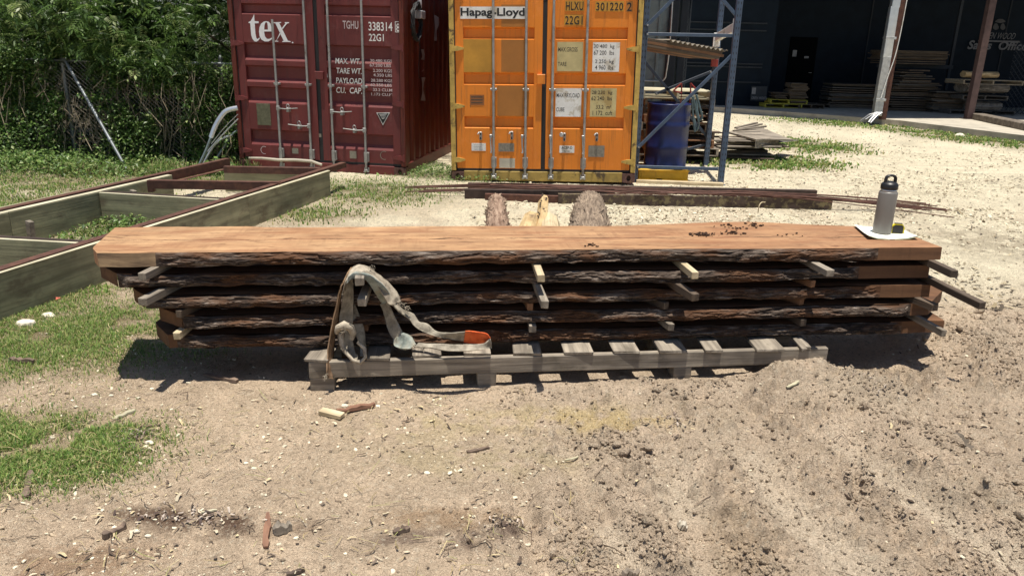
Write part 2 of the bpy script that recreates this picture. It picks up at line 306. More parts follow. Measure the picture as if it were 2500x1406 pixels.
def ground_col(x, y):
    n1 = fbm(x, y, 1.1, 4, 21); n2 = fbm(x, y, 7, 4, 22); n3 = fbm(x, y, 40, 3, 23)
    sand = np.array([.67, .52, .375]); lime = np.array([.92, .82, .61]); dirt = np.array([.62, .49, .365]); soil = np.array([.22, .18, .09])
    L = ss(4.6, 6.2, y+.9*(n1-.5)+np.clip(-x-1.5, 0, 2)*-.2); L = L*(1-.8*ss(.5, .62, fbm(x, y, .9, 4, 24))*ss(10, 6, y))
    C = sand*(1-L[..., None])+lime*L[..., None]
    C = C*(.80+.4*n2[..., None])
    d = (dirt_d(x, y)*(.75+.5*fbm(x, y, 2.2, 3, 25))).clip(0, 1)[..., None]
    C = C*(1-d)+dirt*(.8+.45*n2[..., None])*d
    pale = (ss(.53, .66, fbm(x, y, 1.6, 4, 26))*.45*d[..., 0])[..., None]; C = C*(1-pale)+np.array([.58, .48, .36])*pale
    rm = (.8*rutm(x, y)*ss(.3, .55, fbm(x, y, 2.5, 3, 47)))[..., None]; C = C*(1-rm)+np.array([.72, .60, .46])*rm
    for px, py, rx, ry, ang, col, am in ((1240, 1020, .60, .11, .1, (.66, .53, .30), .5), (1480, 1022, .28, .07, 0, (.64, .48, .22), .55), (1050, 1045, .3, .10, .1, (.62, .5, .3), .4), (1800, 1320, .08, .3, 0, (.5, .36, .22), .25), (1150, 1120, .4, .12, 0, (.52, .43, .25), .5), (1120, 1265, .22, .06, 0, (.34, .2, .1), .5),
            (450, 1262, .30, .045, -.1, (.13, .075, .05), .85), (560, 1290, .22, .05, 0, (.16, .1, .07), .7), (1190, 1310, .13, .05, .3, (.15, .1, .08), .8), (100, 1380, .3, .1, .2, (.36, .22, .13), .6), (2420, 590, .5, .6, 0, (.42, .35, .25), .6), (430, 890, .5, .1, 0, (.36, .25, .15), .4),
            (1000, 1310, .12, .035, .3, (.2, .14, .11), .7), (2480, 330, 4, 1, 0, (.5, .44, .33), .0)):
        k = (am*np.clip(blob(px, py, rx, ry, ang)(x, y)*2.2*ss(.30, .62, fbm(x, y, 11, 5, 27, .65)), 0, 1))[..., None]; C = C*(1-k)+np.array(col)*k
    g = (grass_d(x, y)*(.3+1.2*fbm(x, y, 6, 3, 28))).clip(0, .85)[..., None]; C = C*(1-g)+soil*(.8+.5*n2[..., None])*g
    spk = ss(.62, .75, fbm(x, y, 55, 2, 29))[..., None]*.35*(1-d); C = C*(1-spk)+C*.55*spk
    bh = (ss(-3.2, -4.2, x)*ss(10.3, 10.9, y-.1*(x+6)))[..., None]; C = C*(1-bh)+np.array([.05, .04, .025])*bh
    far = (ss(14, 30, y)*(x > -3))[..., None]; C = C*(1-far)+np.array([.62, .56, .43])*(.85+.3*n1[..., None])*far
    return np.clip(C*(.9+.22*n3[..., None]), .01, 1)
xs = np.concatenate([-np.geomspace(300, 6.2, 60), np.arange(-6, -3, .02), np.arange(-3, 4.2, .0105), np.arange(4.2, 6.5, .02), np.geomspace(6.7, 300, 60)])
ys = np.concatenate([np.linspace(-40, 1.2, 14), np.arange(1.3, 1.95, .05), 1.95*np.exp(np.arange(0, math.log(15/1.95), .0036)), np.geomspace(15.3, 400, 70)])
GX, GY = np.meshgrid(xs, ys); GZ = gh(GX, GY); nx, ny = len(xs), len(ys)
idx = np.arange(nx*ny).reshape(ny, nx); FQ = np.stack([idx[:-1, :-1], idx[:-1, 1:], idx[1:, 1:], idx[1:, :-1]], -1).reshape(-1, 4)
M_ground = attrmat('ground_soil', .95, 0, 130, .35, ((35, .5, .04), (140, .8, .016), (600, .7, .004)), .12)
def speckle(m):
    t = m.node_tree; b = t.nodes['Principled BSDF']; c0 = b.inputs[0].links[0].from_socket; v = coords(t, (1, 1, 1), False)
    v2 = coords(t, (1, 1.0, 1), False); big = noise(t, v, 5, 4, .6)
    vo = N(t, 'ShaderNodeTexVoronoi', feature='F1'); vo.inputs['Scale'].default_value = 95; vo.inputs['Randomness'].default_value = 1; mp = N(t, 'ShaderNodeMapping'); mp.inputs[3].default_value = (1, 1, .3); t.links.new(v, mp.inputs[0])
    wp = N(t, 'ShaderNodeTexNoise'); wp.inputs['Scale'].default_value = 60; t.links.new(v, wp.inputs[0]); ad = N(t, 'ShaderNodeMix', data_type='RGBA', blend_type='LINEAR_LIGHT'); ad.inputs[0].default_value = .02; t.links.new(mp.outputs[0], ad.inputs[6]); t.links.new(wp.outputs[1], ad.inputs[7]); t.links.new(ad.outputs[2], vo.inputs[0])
    sp = N(t, 'ShaderNodeSeparateColor'); t.links.new(vo.outputs['Color'], sp.inputs[0])
    dk = ramp(t, sp.outputs[0], (.90, g3(0)), (.92, g3(.45))); c = mix(t, dk, c0, (.27, .21, .15)); vb = N(t, 'ShaderNodeTexVoronoi', feature='F1'); vb.inputs['Scale'].default_value = 48; t.links.new(ad.outputs[2], vb.inputs[0]); bmp = [q for q in t.nodes if q.bl_idname == 'ShaderNodeBump' and not q.inputs['Normal'].is_linked][0]; n_ = N(t, 'ShaderNodeBump', invert=True); n_.inputs[0].default_value = .75; n_.inputs['Distance'].default_value = .012; t.links.new(vb.outputs['Distance'], n_.inputs['Height']); t.links.new(n_.outputs[0], bmp.inputs['Normal']); lt = ramp(t, sp.outputs[1], (.88, g3(0)), (.92, g3(.3))); c = mix(t, lt, c, (.78, .70, .55))
    vo2 = N(t, 'ShaderNodeTexNoise'); vo2.inputs['Scale'].default_value = 22; vo2.inputs['Detail'].default_value = 6; vo2.inputs['Roughness'].default_value = .75; mp2 = N(t, 'ShaderNodeMapping'); mp2.inputs[3].default_value = (1, .8, 1); t.links.new(v, mp2.inputs[0]); t.links.new(mp2.outputs[0], vo2.inputs[0])
    c = mix(t, ramp(t, vo2.outputs[0], (.58, g3(0)), (.70, g3(.40))), c, (.20, .155, .10)); c = mix(t, ramp(t, big, (.5, g3(0)), (.75, g3(.10))), c, (.3, .24, .17)); t.links.new(c, b.inputs[0])
speckle(M_ground)
gm = npmesh('ground', np.stack([GX, GY, GZ], -1).reshape(-1, 3), FQ, M_ground, ground_col(GX, GY).reshape(-1, 3), smooth=True)
tag(link('ground', gm), kind='structure')
M_stuff = attrmat('loose_bits', .9, 0, 80, .5, ((90, .5, .004),), .2)
M_leaf = attrmat('leaf', .42, .42, 50, .2, (), .5)
M_grassm = attrmat('grass_blade', .6, .3, 50, .2, (), .3)
def pick(n, x0, x1, y0, y1, dens):
    X = rng.uniform(x0, x1, n); Y = 1/rng.uniform(1/y1, 1/y0, n) if y0 > 0 else rng.uniform(y0, y1, n)
    k = rng.random(n) < dens(X, Y); return X[k], Y[k]
def not_under(x, y):       # keep bits off the pallet, containers and beams
    return ~((x > -1.05) & (x < 1.85) & (y-.12*x > 3.64) & (y-.12*x < 4.4)) & ~((x > -4) & (x < 1.65) & (y > 10.1-.06*x)) 
ICO = None
def ico(sub):
    bm = bmesh.new(); bmesh.ops.create_icosphere(bm, subdivisions=sub, radius=1); V = np.array([v.co[:] for v in bm.verts]); Fs = np.array([[v.index for v in f.verts] for f in bm.faces]); bm.free(); return V, Fs
def rocks(name, X, Y, size, col, label, flatz=.6, sub=1, jit=.28, asp=1.3, sink=.3, smooth=False, mat=None):
    V0, F0 = ico(sub); n = len(X); a = rng.uniform(0, 6.28, n); s = size[:, None]*np.stack([rng.uniform(.7, asp, n), rng.uniform(.6, 1., n), flatz*rng.uniform(.6, 1.2, n)], -1)
    V = V0[None]*(1+rng.uniform(-jit, jit, (n, len(V0), 1)))*s[:, None]; ca, sa = np.cos(a)[:, None], np.sin(a)[:, None]
    tl = rng.normal(0, .3, n)[:, None]; V[..., 2] += V[..., 0]*tl
    Z = gh(X, Y); P = np.stack([V[..., 0]*ca-V[..., 1]*sa+X[:, None], V[..., 0]*sa+V[..., 1]*ca+Y[:, None], V[..., 2]+(Z+s[:, 2]*(1-2*sink))[:, None]], -1)
    Fs = (F0[None]+(np.arange(n)*len(V0))[:, None, None]).reshape(-1, 3)
    return tag(link(name, npmesh(name, P, Fs, mat or M_stuff, np.repeat(col, len(V0), 0), smooth=smooth)), label, None, None, 'stuff')
cld = lambda x, y: (dirt_d(x, y)*ss(.40, .66, fbm(x, y, 2.6, 3, 31))+.9*blob(1960, 900, .3, .16)(x, y)+.8*blob(2330, 830, .35, .35)(x, y))*(1-.9*rutm(x, y))*not_under(x, y)
X, Y = pick(260000, -2.5, 5.5, 1.9, 7.5, lambda x, y: np.clip(cld(x, y)+.16*dirt_d(x, y)*not_under(x, y), 0, 1)*.8); n = len(X)
rocks('dirt_crumbs', X, Y, .002+.009*rng.random(n)**2.6, ground_col(X, Y)*rng.uniform(.78, 1.15, (n, 1)), 'fine crumbs of dirt in the churned ground', .8, 1, .2, sink=.25, mat=M_ground)
X, Y = pick(9000, -2.5, 5.5, 1.9, 7.5, cld); n = len(X)
rocks('dirt_clods', X, Y, .009+.022*rng.random(n)**4, ground_col(X, Y)*rng.uniform(.85, 1.1, (n, 1)), 'soft tan dirt clods in the churned ground', .75, 2, .13, sink=.30, mat=M_ground)
X, Y = pick(90000, -4.5, 5.5, 1.9, 9.5, lambda x, y: (.45+.5*ss(4, 6, y))*(1-.85*dirt_d(x, y))*ss(.3, .65, fbm(x, y, 3.1, 3, 33))*not_under(x, y))
n = len(X); cc = np.where(rng.random((n, 1)) < .45, np.array([[.80, .72, .55]]), np.where(rng.random((n, 1)) < .6, np.array([[.55, .44, .31]]), np.array([[.28, .22, .16]])))
rocks('gravel', X, Y, .0018+.010*rng.random(n)**4.5, cc*rng.uniform(.8, 1.15, (n, 1)), 'pale limestone gravel and crumbs on the sandy yard', .6, 0, .25)
# wood chips, bark flakes and straw as thin bent flakes
def flakes(name, X, Y, L, Wd, col, label, lift=.0, tilt=.25, mat=None):
    n = len(X); a = rng.uniform(0, 6.28, n); T0 = np.array([[-.5, -.4, 0], [.5, -.5, 0], [.5, .5, 0], [-.5, .35, 0], [0, -.6, .25], [0, .5, .25]])
    F0 = np.array([[0, 4, 5, 3], [4, 1, 2, 5]]); V = T0[None].repeat(n, 0).copy(); V[..., 0] *= L[:, None]; V[..., 1] *= Wd[:, None]; V[..., 2] *= (Wd*.9)[:, None]
    V[..., 2] += V[..., 0]*rng.normal(0, tilt, n)[:, None]; V[..., 1] += (V[..., 0]**2/np.maximum(L, 1e-3)[:, None])*rng.normal(0, .5, n)[:, None]
    ca, sa = np.cos(a)[:, None], np.sin(a)[:, None]; Z = gh(X, Y)
    P = np.stack([V[..., 0]*ca-V[..., 1]*sa+X[:, None], V[..., 0]*sa+V[..., 1]*ca+Y[:, None], V[..., 2]+(Z+lift+.004+.15*L)[:, None]], -1)
    Fs = (F0[None]+(np.arange(n)*6)[:, None, None]).reshape(-1, 4)
    return tag(link(name, npmesh(name, P, Fs, mat or M_stuff, np.repeat(col, 6, 0))), label, None, None, 'stuff')
X, Y = pick(11000, -4.5, 5.5, 1.9, 10, lambda x, y: (.5-.25*dirt_d(x, y)+.8*blob(1270, 1030, .8, .14)(x, y)+.5*ss(5, 7, y))*ss(.38, .62, fbm(x, y, 2.2, 3, 35))*not_under(x, y))
n = len(X); pal = np.array([[.11, .08, .06], [.26, .19, .13], [.66, .54, .33], [.6, .52, .38], [.17, .13, .10]]); 
flakes('wood_chips', X, Y, .008+.04*rng.random(n)**3, .003+.009*rng.random(n)**1.5, pal[rng.integers(0, 5, n)]*rng.uniform(.8, 1.2, (n, 1)), 'wood chips, bark crumbs and twig bits littering the yard')
X, Y = pick(24000, -5, 2.5, 1.9, 10.3, lambda x, y: np.clip(grass_d(x, y)*1.3*(1.2-grass_d(x, y))+.10*(x < .3)+.3*blob(700, 560, .9, .5)(x, y), 0, 1)*ss(.35, .6, fbm(x, y, 3, 3, 36))*not_under(x, y))
n = len(X); pal = np.array([[.48, .40, .22], [.40, .31, .16], [.30, .24, .12], [.33, .33, .13]])
flakes('dry_straw', X, Y, .03+.07*rng.random(n)**2, .0015+.0015*rng.random(n), pal[rng.integers(0, 4, n)]*rng.uniform(.8, 1.2, (n, 1)), 'dry straw and dead grass stems lying flat on the sand', .004, .15)
X, Y = pick(26000, -1, 16, 5, 22, lambda x, y: (x > -.5)*(.35+.8*ss(.45, .65, fbm(x, y, .9, 3, 37)))*ss(.3, .6, fbm(x, y, 2.1, 3, 38))*not_under(x, y))
n = len(X); pal = np.array([[.16, .12, .08], [.30, .24, .15], [.10, .08, .06], [.45, .37, .24]]); flakes('yard_litter', X, Y, .02+.09*rng.random(n)**3, .006+.018*rng.random(n), pal[rng.integers(0, 4, n)], 'dark bark bits and sticks strewn over the pale gravel yard', 0, .2)
X, Y = pick(40000, -1, 16, 7, 24, lambda x, y: (x > 0)*ss(.3, .6, fbm(x, y, 1.6, 3, 39))*not_under(x, y)); n = len(X)
rocks('yard_gravel', X, Y, .006+.02*rng.random(n)**3, np.where(rng.random((n, 1)) < .6, np.array([[.85, .77, .58]]), np.array([[.42, .35, .25]]))*rng.uniform(.8, 1.1, (n, 1)), 'pale crushed stone on the yard toward the warehouse', .6, 1, .25)
# grass blades
def blades(name, X, Y, hgt, wid, cols, label, lean=.6):
    n = len(X); a = rng.uniform(0, 6.28, n); l = rng.uniform(.2, 1., n)*lean*hgt; dx, dy = np.cos(a)*l, np.sin(a)*l; px, py = -np.sin(a)*wid, np.cos(a)*wid; Z = gh(X, Y)-.003
    P = np.zeros((n, 5, 3)); P[:, 0] = np.stack([X-px, Y-py, Z], -1); P[:, 1] = np.stack([X+px, Y+py, Z], -1)
    P[:, 2] = np.stack([X+px*.8+dx*.35, Y+py*.8+dy*.35, Z+hgt*.55], -1); P[:, 3] = np.stack([X-px*.8+dx*.35, Y-py*.8+dy*.35, Z+hgt*.55], -1); P[:, 4] = np.stack([X+dx, Y+dy, Z+hgt*.9], -1)
    b = (np.arange(n)*5)[:, None]; Fs = np.concatenate([b+np.array([[0, 1, 2]]), b+np.array([[0, 2, 3]]), b+np.array([[3, 2, 4]])])
    return tag(link(name, npmesh(name, P, Fs, M_grassm, np.repeat(cols, 5, 0))), label, None, None, 'stuff')
def gcol(n): return np.array([[.12, .21, .045], [.18, .27, .06], [.26, .31, .09], [.38, .35, .16], [.08, .16, .04]])[rng.choice(5, n, p=[.27, .25, .18, .17, .13])]*rng.uniform(.7, 1.25, (n, 1))
dn = lambda x, y: np.clip(grass_d(x, y)*1.7-.26, 0, 1)*ss(.26, .48, fbm(x, y, 5, 3, 28))*not_under(x, y)
X, Y = pick(420000, -4.2, -1.2, 2.2, 5.2, lambda x, y: np.clip(dn(x, y)+.05*ss(.02, .2, grass_d(x, y)), 0, 1)); n = len(X); blades('short_grass', X, Y, rng.uniform(.008, .034, n), rng.uniform(.0010, .0026, n), gcol(n)*1.25, 'short green turf patches on the sand at the left', 1.0)
X, Y = pick(170000, -9, 2, 5, 11, dn); n = len(X); blades('yard_grass', X, Y, rng.uniform(.012, .05, n), rng.uniform(.003, .008, n), gcol(n)*1.2, 'patchy grass round the timber frame and the containers', .8)
X, Y = pick(110000, 2.5, 14, 11, 24, lambda x, y: np.clip(grass_d(x, y)*1.5-.1, 0, 1)*ss(.25, .5, fbm(x, y, 3, 3, 28))); n = len(X); blades('far_grass', X, Y, rng.uniform(.02, .07, n), rng.uniform(.010, .022, n), gcol(n)*1.2, 'green grass tufts by the board pile and along the concrete slab', .8)

# ---------------------------------------------------------------- slab stack
U = Vector((.9925, .1218, 0)); V_ = Vector((-.1218, .9925, 0)); O_ = Vector((-2.01, 3.58, 0)); YAW = math.atan2(.1218, .9925)
def fp(px, py, off=0.): q = O_-V_*off; return onp(px, py, q, V_)       # point on the stack's front plane
def ul(p): p = Vector(p)-O_; return p.dot(U), p.dot(V_)
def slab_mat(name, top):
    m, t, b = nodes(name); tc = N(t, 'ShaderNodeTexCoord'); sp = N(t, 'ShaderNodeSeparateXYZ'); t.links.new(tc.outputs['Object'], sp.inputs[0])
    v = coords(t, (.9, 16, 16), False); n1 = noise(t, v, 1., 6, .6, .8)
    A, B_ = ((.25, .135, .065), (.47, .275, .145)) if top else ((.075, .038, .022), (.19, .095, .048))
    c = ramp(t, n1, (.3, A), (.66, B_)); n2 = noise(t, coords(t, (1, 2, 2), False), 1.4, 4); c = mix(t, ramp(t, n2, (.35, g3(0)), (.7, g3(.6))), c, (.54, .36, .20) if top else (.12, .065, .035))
    # faint arcs of the saw across the board
    mp = N(t, 'ShaderNodeMapping'); mp.inputs[2].default_value = (0, 0, .65); mp.inputs[3].default_value = (38, 2, 2); t.links.new(tc.outputs['Object'], mp.inputs[0]); n3 = noise(t, mp.outputs[0], 1, 3, .6, .2)
    mk = N(t, 'ShaderNodeMath', operation='MULTIPLY'); t.links.new(ramp(t, n3, (.48, g3(0)), (.74, g3(.6))), mk.inputs[0]); t.links.new(ramp(t, noise(t, coords(t, (1.3, 4, 1), False), 1.7, 3), (.42, g3(0)), (.62, g3(1))), mk.inputs[1]); c = mix(t, mk.outputs[0], c, (.20, .11, .06) if top else (.09, .045, .025))
    fine = noise(t, coords(t, (14, 160, 160), False), 1.2, 3); c = mix(t, ramp(t, fine, (.55, g3(0)), (.8, g3(.35))), c, (.2, .1, .05))
    bb = bump(t, b, n1, .35, .004); bb = bump(t, b, n3, .3, .002, bb); bump(t, b, fine, .4, .001, bb)
    if top:      # redder heart band toward the back and the right, dark pith cracks
        rr = N(t, 'ShaderNodeMapRange'); rr.inputs[1].default_value = 1.6; rr.inputs[2].default_value = 4.2; t.links.new(sp.outputs[0], rr.inputs[0])
        ml = N(t, 'ShaderNodeMath', operation='MULTIPLY', i_1=.5); t.links.new(rr.outputs[0], ml.inputs[0]); c = mix(t, ml.outputs[0], c, (.26, .12, .062))
        for seed_, off_, wmax, dens in ((0., .175, .013, .42), (7.3, .26, .010, .50), (15.1, .10, .008, .54)):
            mp_ = N(t, 'ShaderNodeMapping'); mp_.inputs[1].default_value = (seed_, 0, 0); mp_.inputs[3].default_value = (1.1, 0, 0); t.links.new(tc.outputs['Object'], mp_.inputs[0])
            w1 = noise(t, mp_.outputs[0], 1.5, 6, .65); ad = N(t, 'ShaderNodeMath', operation='MULTIPLY_ADD'); ad.inputs[1].default_value = .16; ad.inputs[2].default_value = off_; t.links.new(w1, ad.inputs[0])
            sb = N(t, 'ShaderNodeMath', operation='SUBTRACT'); t.links.new(sp.outputs[1], sb.inputs[0]); t.links.new(ad.outputs[0], sb.inputs[1]); ab = N(t, 'ShaderNodeMath', operation='ABSOLUTE'); t.links.new(sb.outputs[0], ab.inputs[0])
            mq = N(t, 'ShaderNodeMapping'); mq.inputs[1].default_value = (seed_*2, 0, 0); mq.inputs[3].default_value = (2.6, 0, 0); t.links.new(tc.outputs['Object'], mq.inputs[0])
            wd = noise(t, mq.outputs[0], 1.3, 4, .65); wr = N(t, 'ShaderNodeMapRange'); wr.inputs[1].default_value = dens; wr.inputs[2].default_value = dens+.24; wr.inputs[3].default_value = .0 if seed_ else .0012; wr.inputs[4].default_value = wmax; t.links.new(wd, wr.inputs[0])
            lt = N(t, 'ShaderNodeMath', operation='LESS_THAN'); t.links.new(ab.outputs[0], lt.inputs[0]); t.links.new(wr.outputs[0], lt.inputs[1]); c = mix(t, lt.outputs[0], c, (.035, .018, .012))
        n8 = noise(t, coords(t, (1.8, 7, 1), False), 1.9, 7, .7); c = mix(t, ramp(t, n8, (.44, g3(0)), (.62, g3(.55))), c, (.21, .115, .065))
        n5 = noise(t, coords(t, (4, 16, 4), False), 2.0, 6, .65); c = mix(t, ramp(t, n5, (.56, g3(0)), (.70, g3(.85))), c, (.12, .055, .03))
        n6 = noise(t, coords(t, (1.2, 5, 4), False), 2.3, 5, .6); c = mix(t, ramp(t, n6, (.46, g3(0)), (.66, g3(.6))), c, (.25, .11, .055))
    t.links.new(c, b.inputs[0]); b.inputs['Roughness'].default_value = .8; b.inputs['Specular IOR Level'].default_value = .25; return m
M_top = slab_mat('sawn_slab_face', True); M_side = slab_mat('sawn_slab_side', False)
def bark_mat():
    m, t, b = nodes('bark'); v = coords(t, (5, 30, 30)); n1 = noise(t, v, 1.2, 7, .7, 1.2)
    c = ramp(t, n1, (.32, (.018, .013, .011)), (.48, (.06, .043, .034)), (.60, (.17, .135, .11)), (.72, (.42, .37, .33)))
    n2 = noise(t, coords(t, (2, 5, 5)), 1.4, 4); c = mix(t, ramp(t, n2, (.46, g3(0)), (.60, g3(.85))), c, (.11, .052, .026))
    t.links.new(c, b.inputs[0]); b.inputs['Roughness'].default_value = .9; b.inputs['Specular IOR Level'].default_value = .2
    bb = bump(t, b, n1, .9, .012); bump(t, b, noise(t, coords(t, (25, 90, 90)), 1.2, 4, .6), .6, .004, bb); return m
M_bark = bark_mat(); M_camb = wood('pale_cambium', (.16, .10, .06), (.46, .32, .18), (3, 18, 18), .8, stain=(.07, .045, .035))
ZT = [.70, .59, .48, .37, .26]; TK = .07
backx = [(335, 555), (600, 553), (700, 556), (1000, 553), (1250, 552), (1500, 552), (1650, 546), (1750, 542), (1850, 542), (1950, 547), (2080, 552), (2200, 557)]
bu = np.array([ul(onz(x, y, .70)) for x, y in backx])
#   (front-left u, chamfer depth-left shift du,dv), right u, right-back shift, bark start px, bark end px
def U_at(px, py, z): return ul(onz(px, py, z))[0]
SL = [dict(ul=ul(fp(236, 652))[0]+.01, cut=(-.06, .10), ur=ul(fp(2300, 604))[0], rcut=.0, b0=ul(fp(395, 640))[0], b1=ul(fp(2120, 630))[0], amp=.013, lab='topmost thick slab with a bright freshly sawn tan face, cracked along its heart'),
      dict(ul=ul(fp(292, 701))[0], cut=(-.17, .20), ur=ul(fp(2270, 672))[0], rcut=.0, b0=ul(fp(300, 690))[0], b1=ul(fp(2080, 660))[0], amp=.014, lab='bark-edged slab second from the top, its left end cut at a slant just under the top slab'),
      dict(ul=ul(fp(357, 754))[0], cut=(-.10, .12), ur=ul(fp(2267, 722))[0], rcut=.05, b0=ul(fp(365, 745))[0], b1=ul(fp(2130, 715))[0], amp=.014, lab='middle bark-edged slab, third down, lying over the long sticker that juts out at the right'),
      dict(ul=ul(fp(445, 790))[0], cut=(-.16, .14), ur=ul(fp(2263, 777))[0], rcut=.26, b0=ul(fp(450, 780))[0], b1=ul(fp(2200, 770))[0], amp=.016, lab='bark-edged slab second from the bottom with a pointed skewed right end'),
      dict(ul=ul(fp(415, 853))[0], cut=(-.13, .20), ur=ul(fp(2300, 822))[0], rcut=.03, b0=ul(fp(450, 850))[0], b1=ul(fp(2180, 815))[0], amp=.017, lab='lowest bark-edged slab, resting directly on the pallet')]
MS = frame(O_, YAW)
for si, d in enumerate(SL):
    zt = ZT[si]; root = thing('wood_slab', d['lab'], 'wood slab', MS @ T(0, 0, zt-TK), 'bark-edged slabs stacked to dry on stickers'); Mr = W[root]
    nu = 720; uu = np.linspace(0, 1, nu); L0, L1 = d['ul'], d['ur']; us = L0+(L1-L0)*uu
    fr = .018*(fbm(us, us*0+si*3.1, 1.1, 3, 50+si)-.5)*(2.2 if si else 1.)+(.012*(vn(us*9, us*0, 60+si)-.5))
    if si: fr += .03*(vn(us*.7, us*0, 70+si)-.3)
    isb = ss(d['b0']-.03, d['b0']+.05, us)*ss(d['b1']+.05, d['b1']-.03, us)
    bk = np.interp(us, bu[:, 0], bu[:, 1]) if si == 0 else .52+.05*vn(us*.8, us*0, 80+si)
    bk = bk+.012*(vn(us*14, us*0, 90+si)-.5)
    nv = 14; tv = np.linspace(0, 1, nv); cx, cy = d['cut']
    # plan outline: end cuts skew the ends
    def place(u, v, z):
        q = np.clip((u-L0)/(L1-L0), 0, 1); vv = np.clip(v, 0, 1); sh = np.where(v < cy, cx*v/cy, cx+(v-cy)*(-.12 if si == 0 else .15))
        shr = d['rcut']*np.clip(v/.25, 0, 1)
        return np.stack([u+sh*(1-q)**40+shr*q**30, v, z], -1)
    ztop = TK; vt = fr[:, None]+(bk-fr)[:, None]*tv[None]
    zz = ztop+.0015*(fbm(us[:, None]*1+0*vt, vt, 9, 3, 99)-.5)
    top = place(us[:, None]+0*vt, vt, zz)
    bot = place(us[:, None]+0*vt[:, :2], np.stack([fr-.006, bk], 1), 0*vt[:, :2])
    # plank mesh: top grid, bottom, back, ends; front where debarked
    Vp = np.concatenate([top.reshape(-1, 3), bot.reshape(-1, 3)]); Fq = []; mi = []
    ia = np.arange(nu*nv).reshape(nu, nv); ib = nu*nv+np.arange(nu*2).reshape(nu, 2)
    g = np.stack([ia[:-1, :-1], ia[1:, :-1], ia[1:, 1:], ia[:-1, 1:]], -1).reshape(-1, 4); Fq.append(g); mi += [0]*len(g)
    g = np.stack([ib[:-1, 0], ib[:-1, 1], ib[1:, 1], ib[1:, 0]], -1); Fq.append(g); mi += [1]*len(g)
    g = np.stack([ia[:-1, -1], ia[1:, -1], ib[1:, 1], ib[:-1, 1]], -1); Fq.append(g); mi += [1]*len(g)
    sel = np.where(isb[:-1] < .99)[0]; g = np.stack([ia[sel, 0], ib[sel, 0], ib[sel+1, 0], ia[sel+1, 0]], -1); Fq.append(g); mi += [3 if (si == 0 and us[q] < 1) else 1 for q in sel]
    for e, r in ((0, 0), (nu-1, 1)):
        row = ia[e]; k = len(Vp); lo = top[e].copy(); lo[:, 2] = 0; Vp = np.concatenate([Vp, lo]); lr = k+np.arange(nv)
        g = np.stack([row[:-1], row[1:], lr[1:], lr[:-1]], -1); Fq.append(g if r == 0 else g[:, ::-1]); mi += [2]*len(g)
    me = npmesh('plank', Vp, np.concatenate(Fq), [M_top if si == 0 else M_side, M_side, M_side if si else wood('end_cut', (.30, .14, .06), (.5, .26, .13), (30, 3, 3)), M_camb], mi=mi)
    link('plank', me, root, Mr)
    # bark edge
    nb = 22; sb_ = np.linspace(0, 1, nb); m_ = isb > .0; ub = us[m_]; fb = fr[m_]; w_ = isb[m_][:, None]
    ub2 = np.linspace(ub[0], ub[-1], 1500); fb = np.interp(ub2, ub, fb); w_ = np.interp(ub2, ub, isb[m_])[:, None]; ub = ub2
    SB = sb_[None]+0*ub[:, None]; UB = ub[:, None]+0*SB; dg = UB+SB*.10
    rid = 1-np.abs(2*fbm(dg*1.0, SB*.55+si*7, 6, 5, 110+si, .55)-1); rid2 = fbm(dg*7, SB*3, 2.2, 4, 120+si)
    out = d['amp']*(.4+2.1*(rid-.55)+.9*(rid2-.5))+.012*np.sin(np.pi*SB)*(.5+vn(ub*1.7, ub*0, 77)[:, None])
    plate = ss(.55, .6, fbm(UB, SB*.3+si, 3.3, 3, 130+si)); out -= plate*.013; out += .016*ss(.5, .75, vn(ub*2.3, ub*0+si, 150+si))[:, None]*np.sin(np.pi*SB)
    out = out*w_*ss(-.02, .10, SB)*(1-.4*ss(.9, 1., SB))
    zz = TK*(1-SB)+.020*SB*(fbm(ub, ub*0, 7, 4, 140+si)[:, None]-.4)*w_-.010*(1-SB)*(fbm(ub, ub*0, 9, 4, 145+si)[:, None])*w_*(si > 0)
    P = place(UB, fb[:, None]-.006*SB-np.maximum(out, -.008), zz); ii = np.arange(len(ub)*nb).reshape(-1, nb)
    g = np.stack([ii[:-1, :-1], ii[:-1, 1:], ii[1:, 1:], ii[1:, :-1]], -1).reshape(-1, 4)
    link('bark_edge', npmesh('bark_edge', P, g, M_bark, smooth=False), root, Mr)
    # loose bark splinters hanging off
    mb = MB()
    for k in range(16 if si == 0 else 9):
        u = random.uniform(d['b0']+.1, d['b1']-.1); z = random.uniform(0.005, TK-.01); L = random.uniform(.04, .13); f0 = float(np.interp(u, us, fr))
        an = random.uniform(-.5, .5); mb.tube([(u, f0-.016, z), (u+L*.5, f0-.028, z+L*.5*an*.5), (u+L, f0-.022, z+L*an*.5)], [.002, .004, .001], 5, flat=.5, smooth=False)
    mb.build('bark_splinters', M_bark, root, Mr)
# debris on the top slab
X = np.array([ul(onz(px+random.gauss(0, 14), py+random.gauss(0, 2.2), .705)) for px, py, k in ((1718, 572, 60), (1790, 568, 34), (1800, 556, 10), (1845, 550, 16), (1770, 553, 10), (1938, 573, 7), (1900, 575, 3), (1450, 600, 12), (1830, 545, 10)) for _ in range(k)])
V0, F0 = ico(1); n = len(X); sz = .002+.006*rng.random(n)**2
P = np.array([[tuple(MS @ Vector((X[i, 0]+a[0]*sz[i]*1.6, X[i, 1]+a[1]*sz[i]*1.2, .702+max(0, a[2]+.6)*sz[i]))) for a in V0*(1+rng.uniform(-.25, .25, (len(V0), 1)))] for i in range(n)])
tag(link('bark_crumbs', npmesh('bark_crumbs', P, (F0[None]+(np.arange(n)*len(V0))[:, None, None]).reshape(-1, 3), M_stuff, np.full((n*len(V0), 3), (.055, .03, .02)))), 'dark bark crumbs scattered on the top slab', None, None, 'stuff')
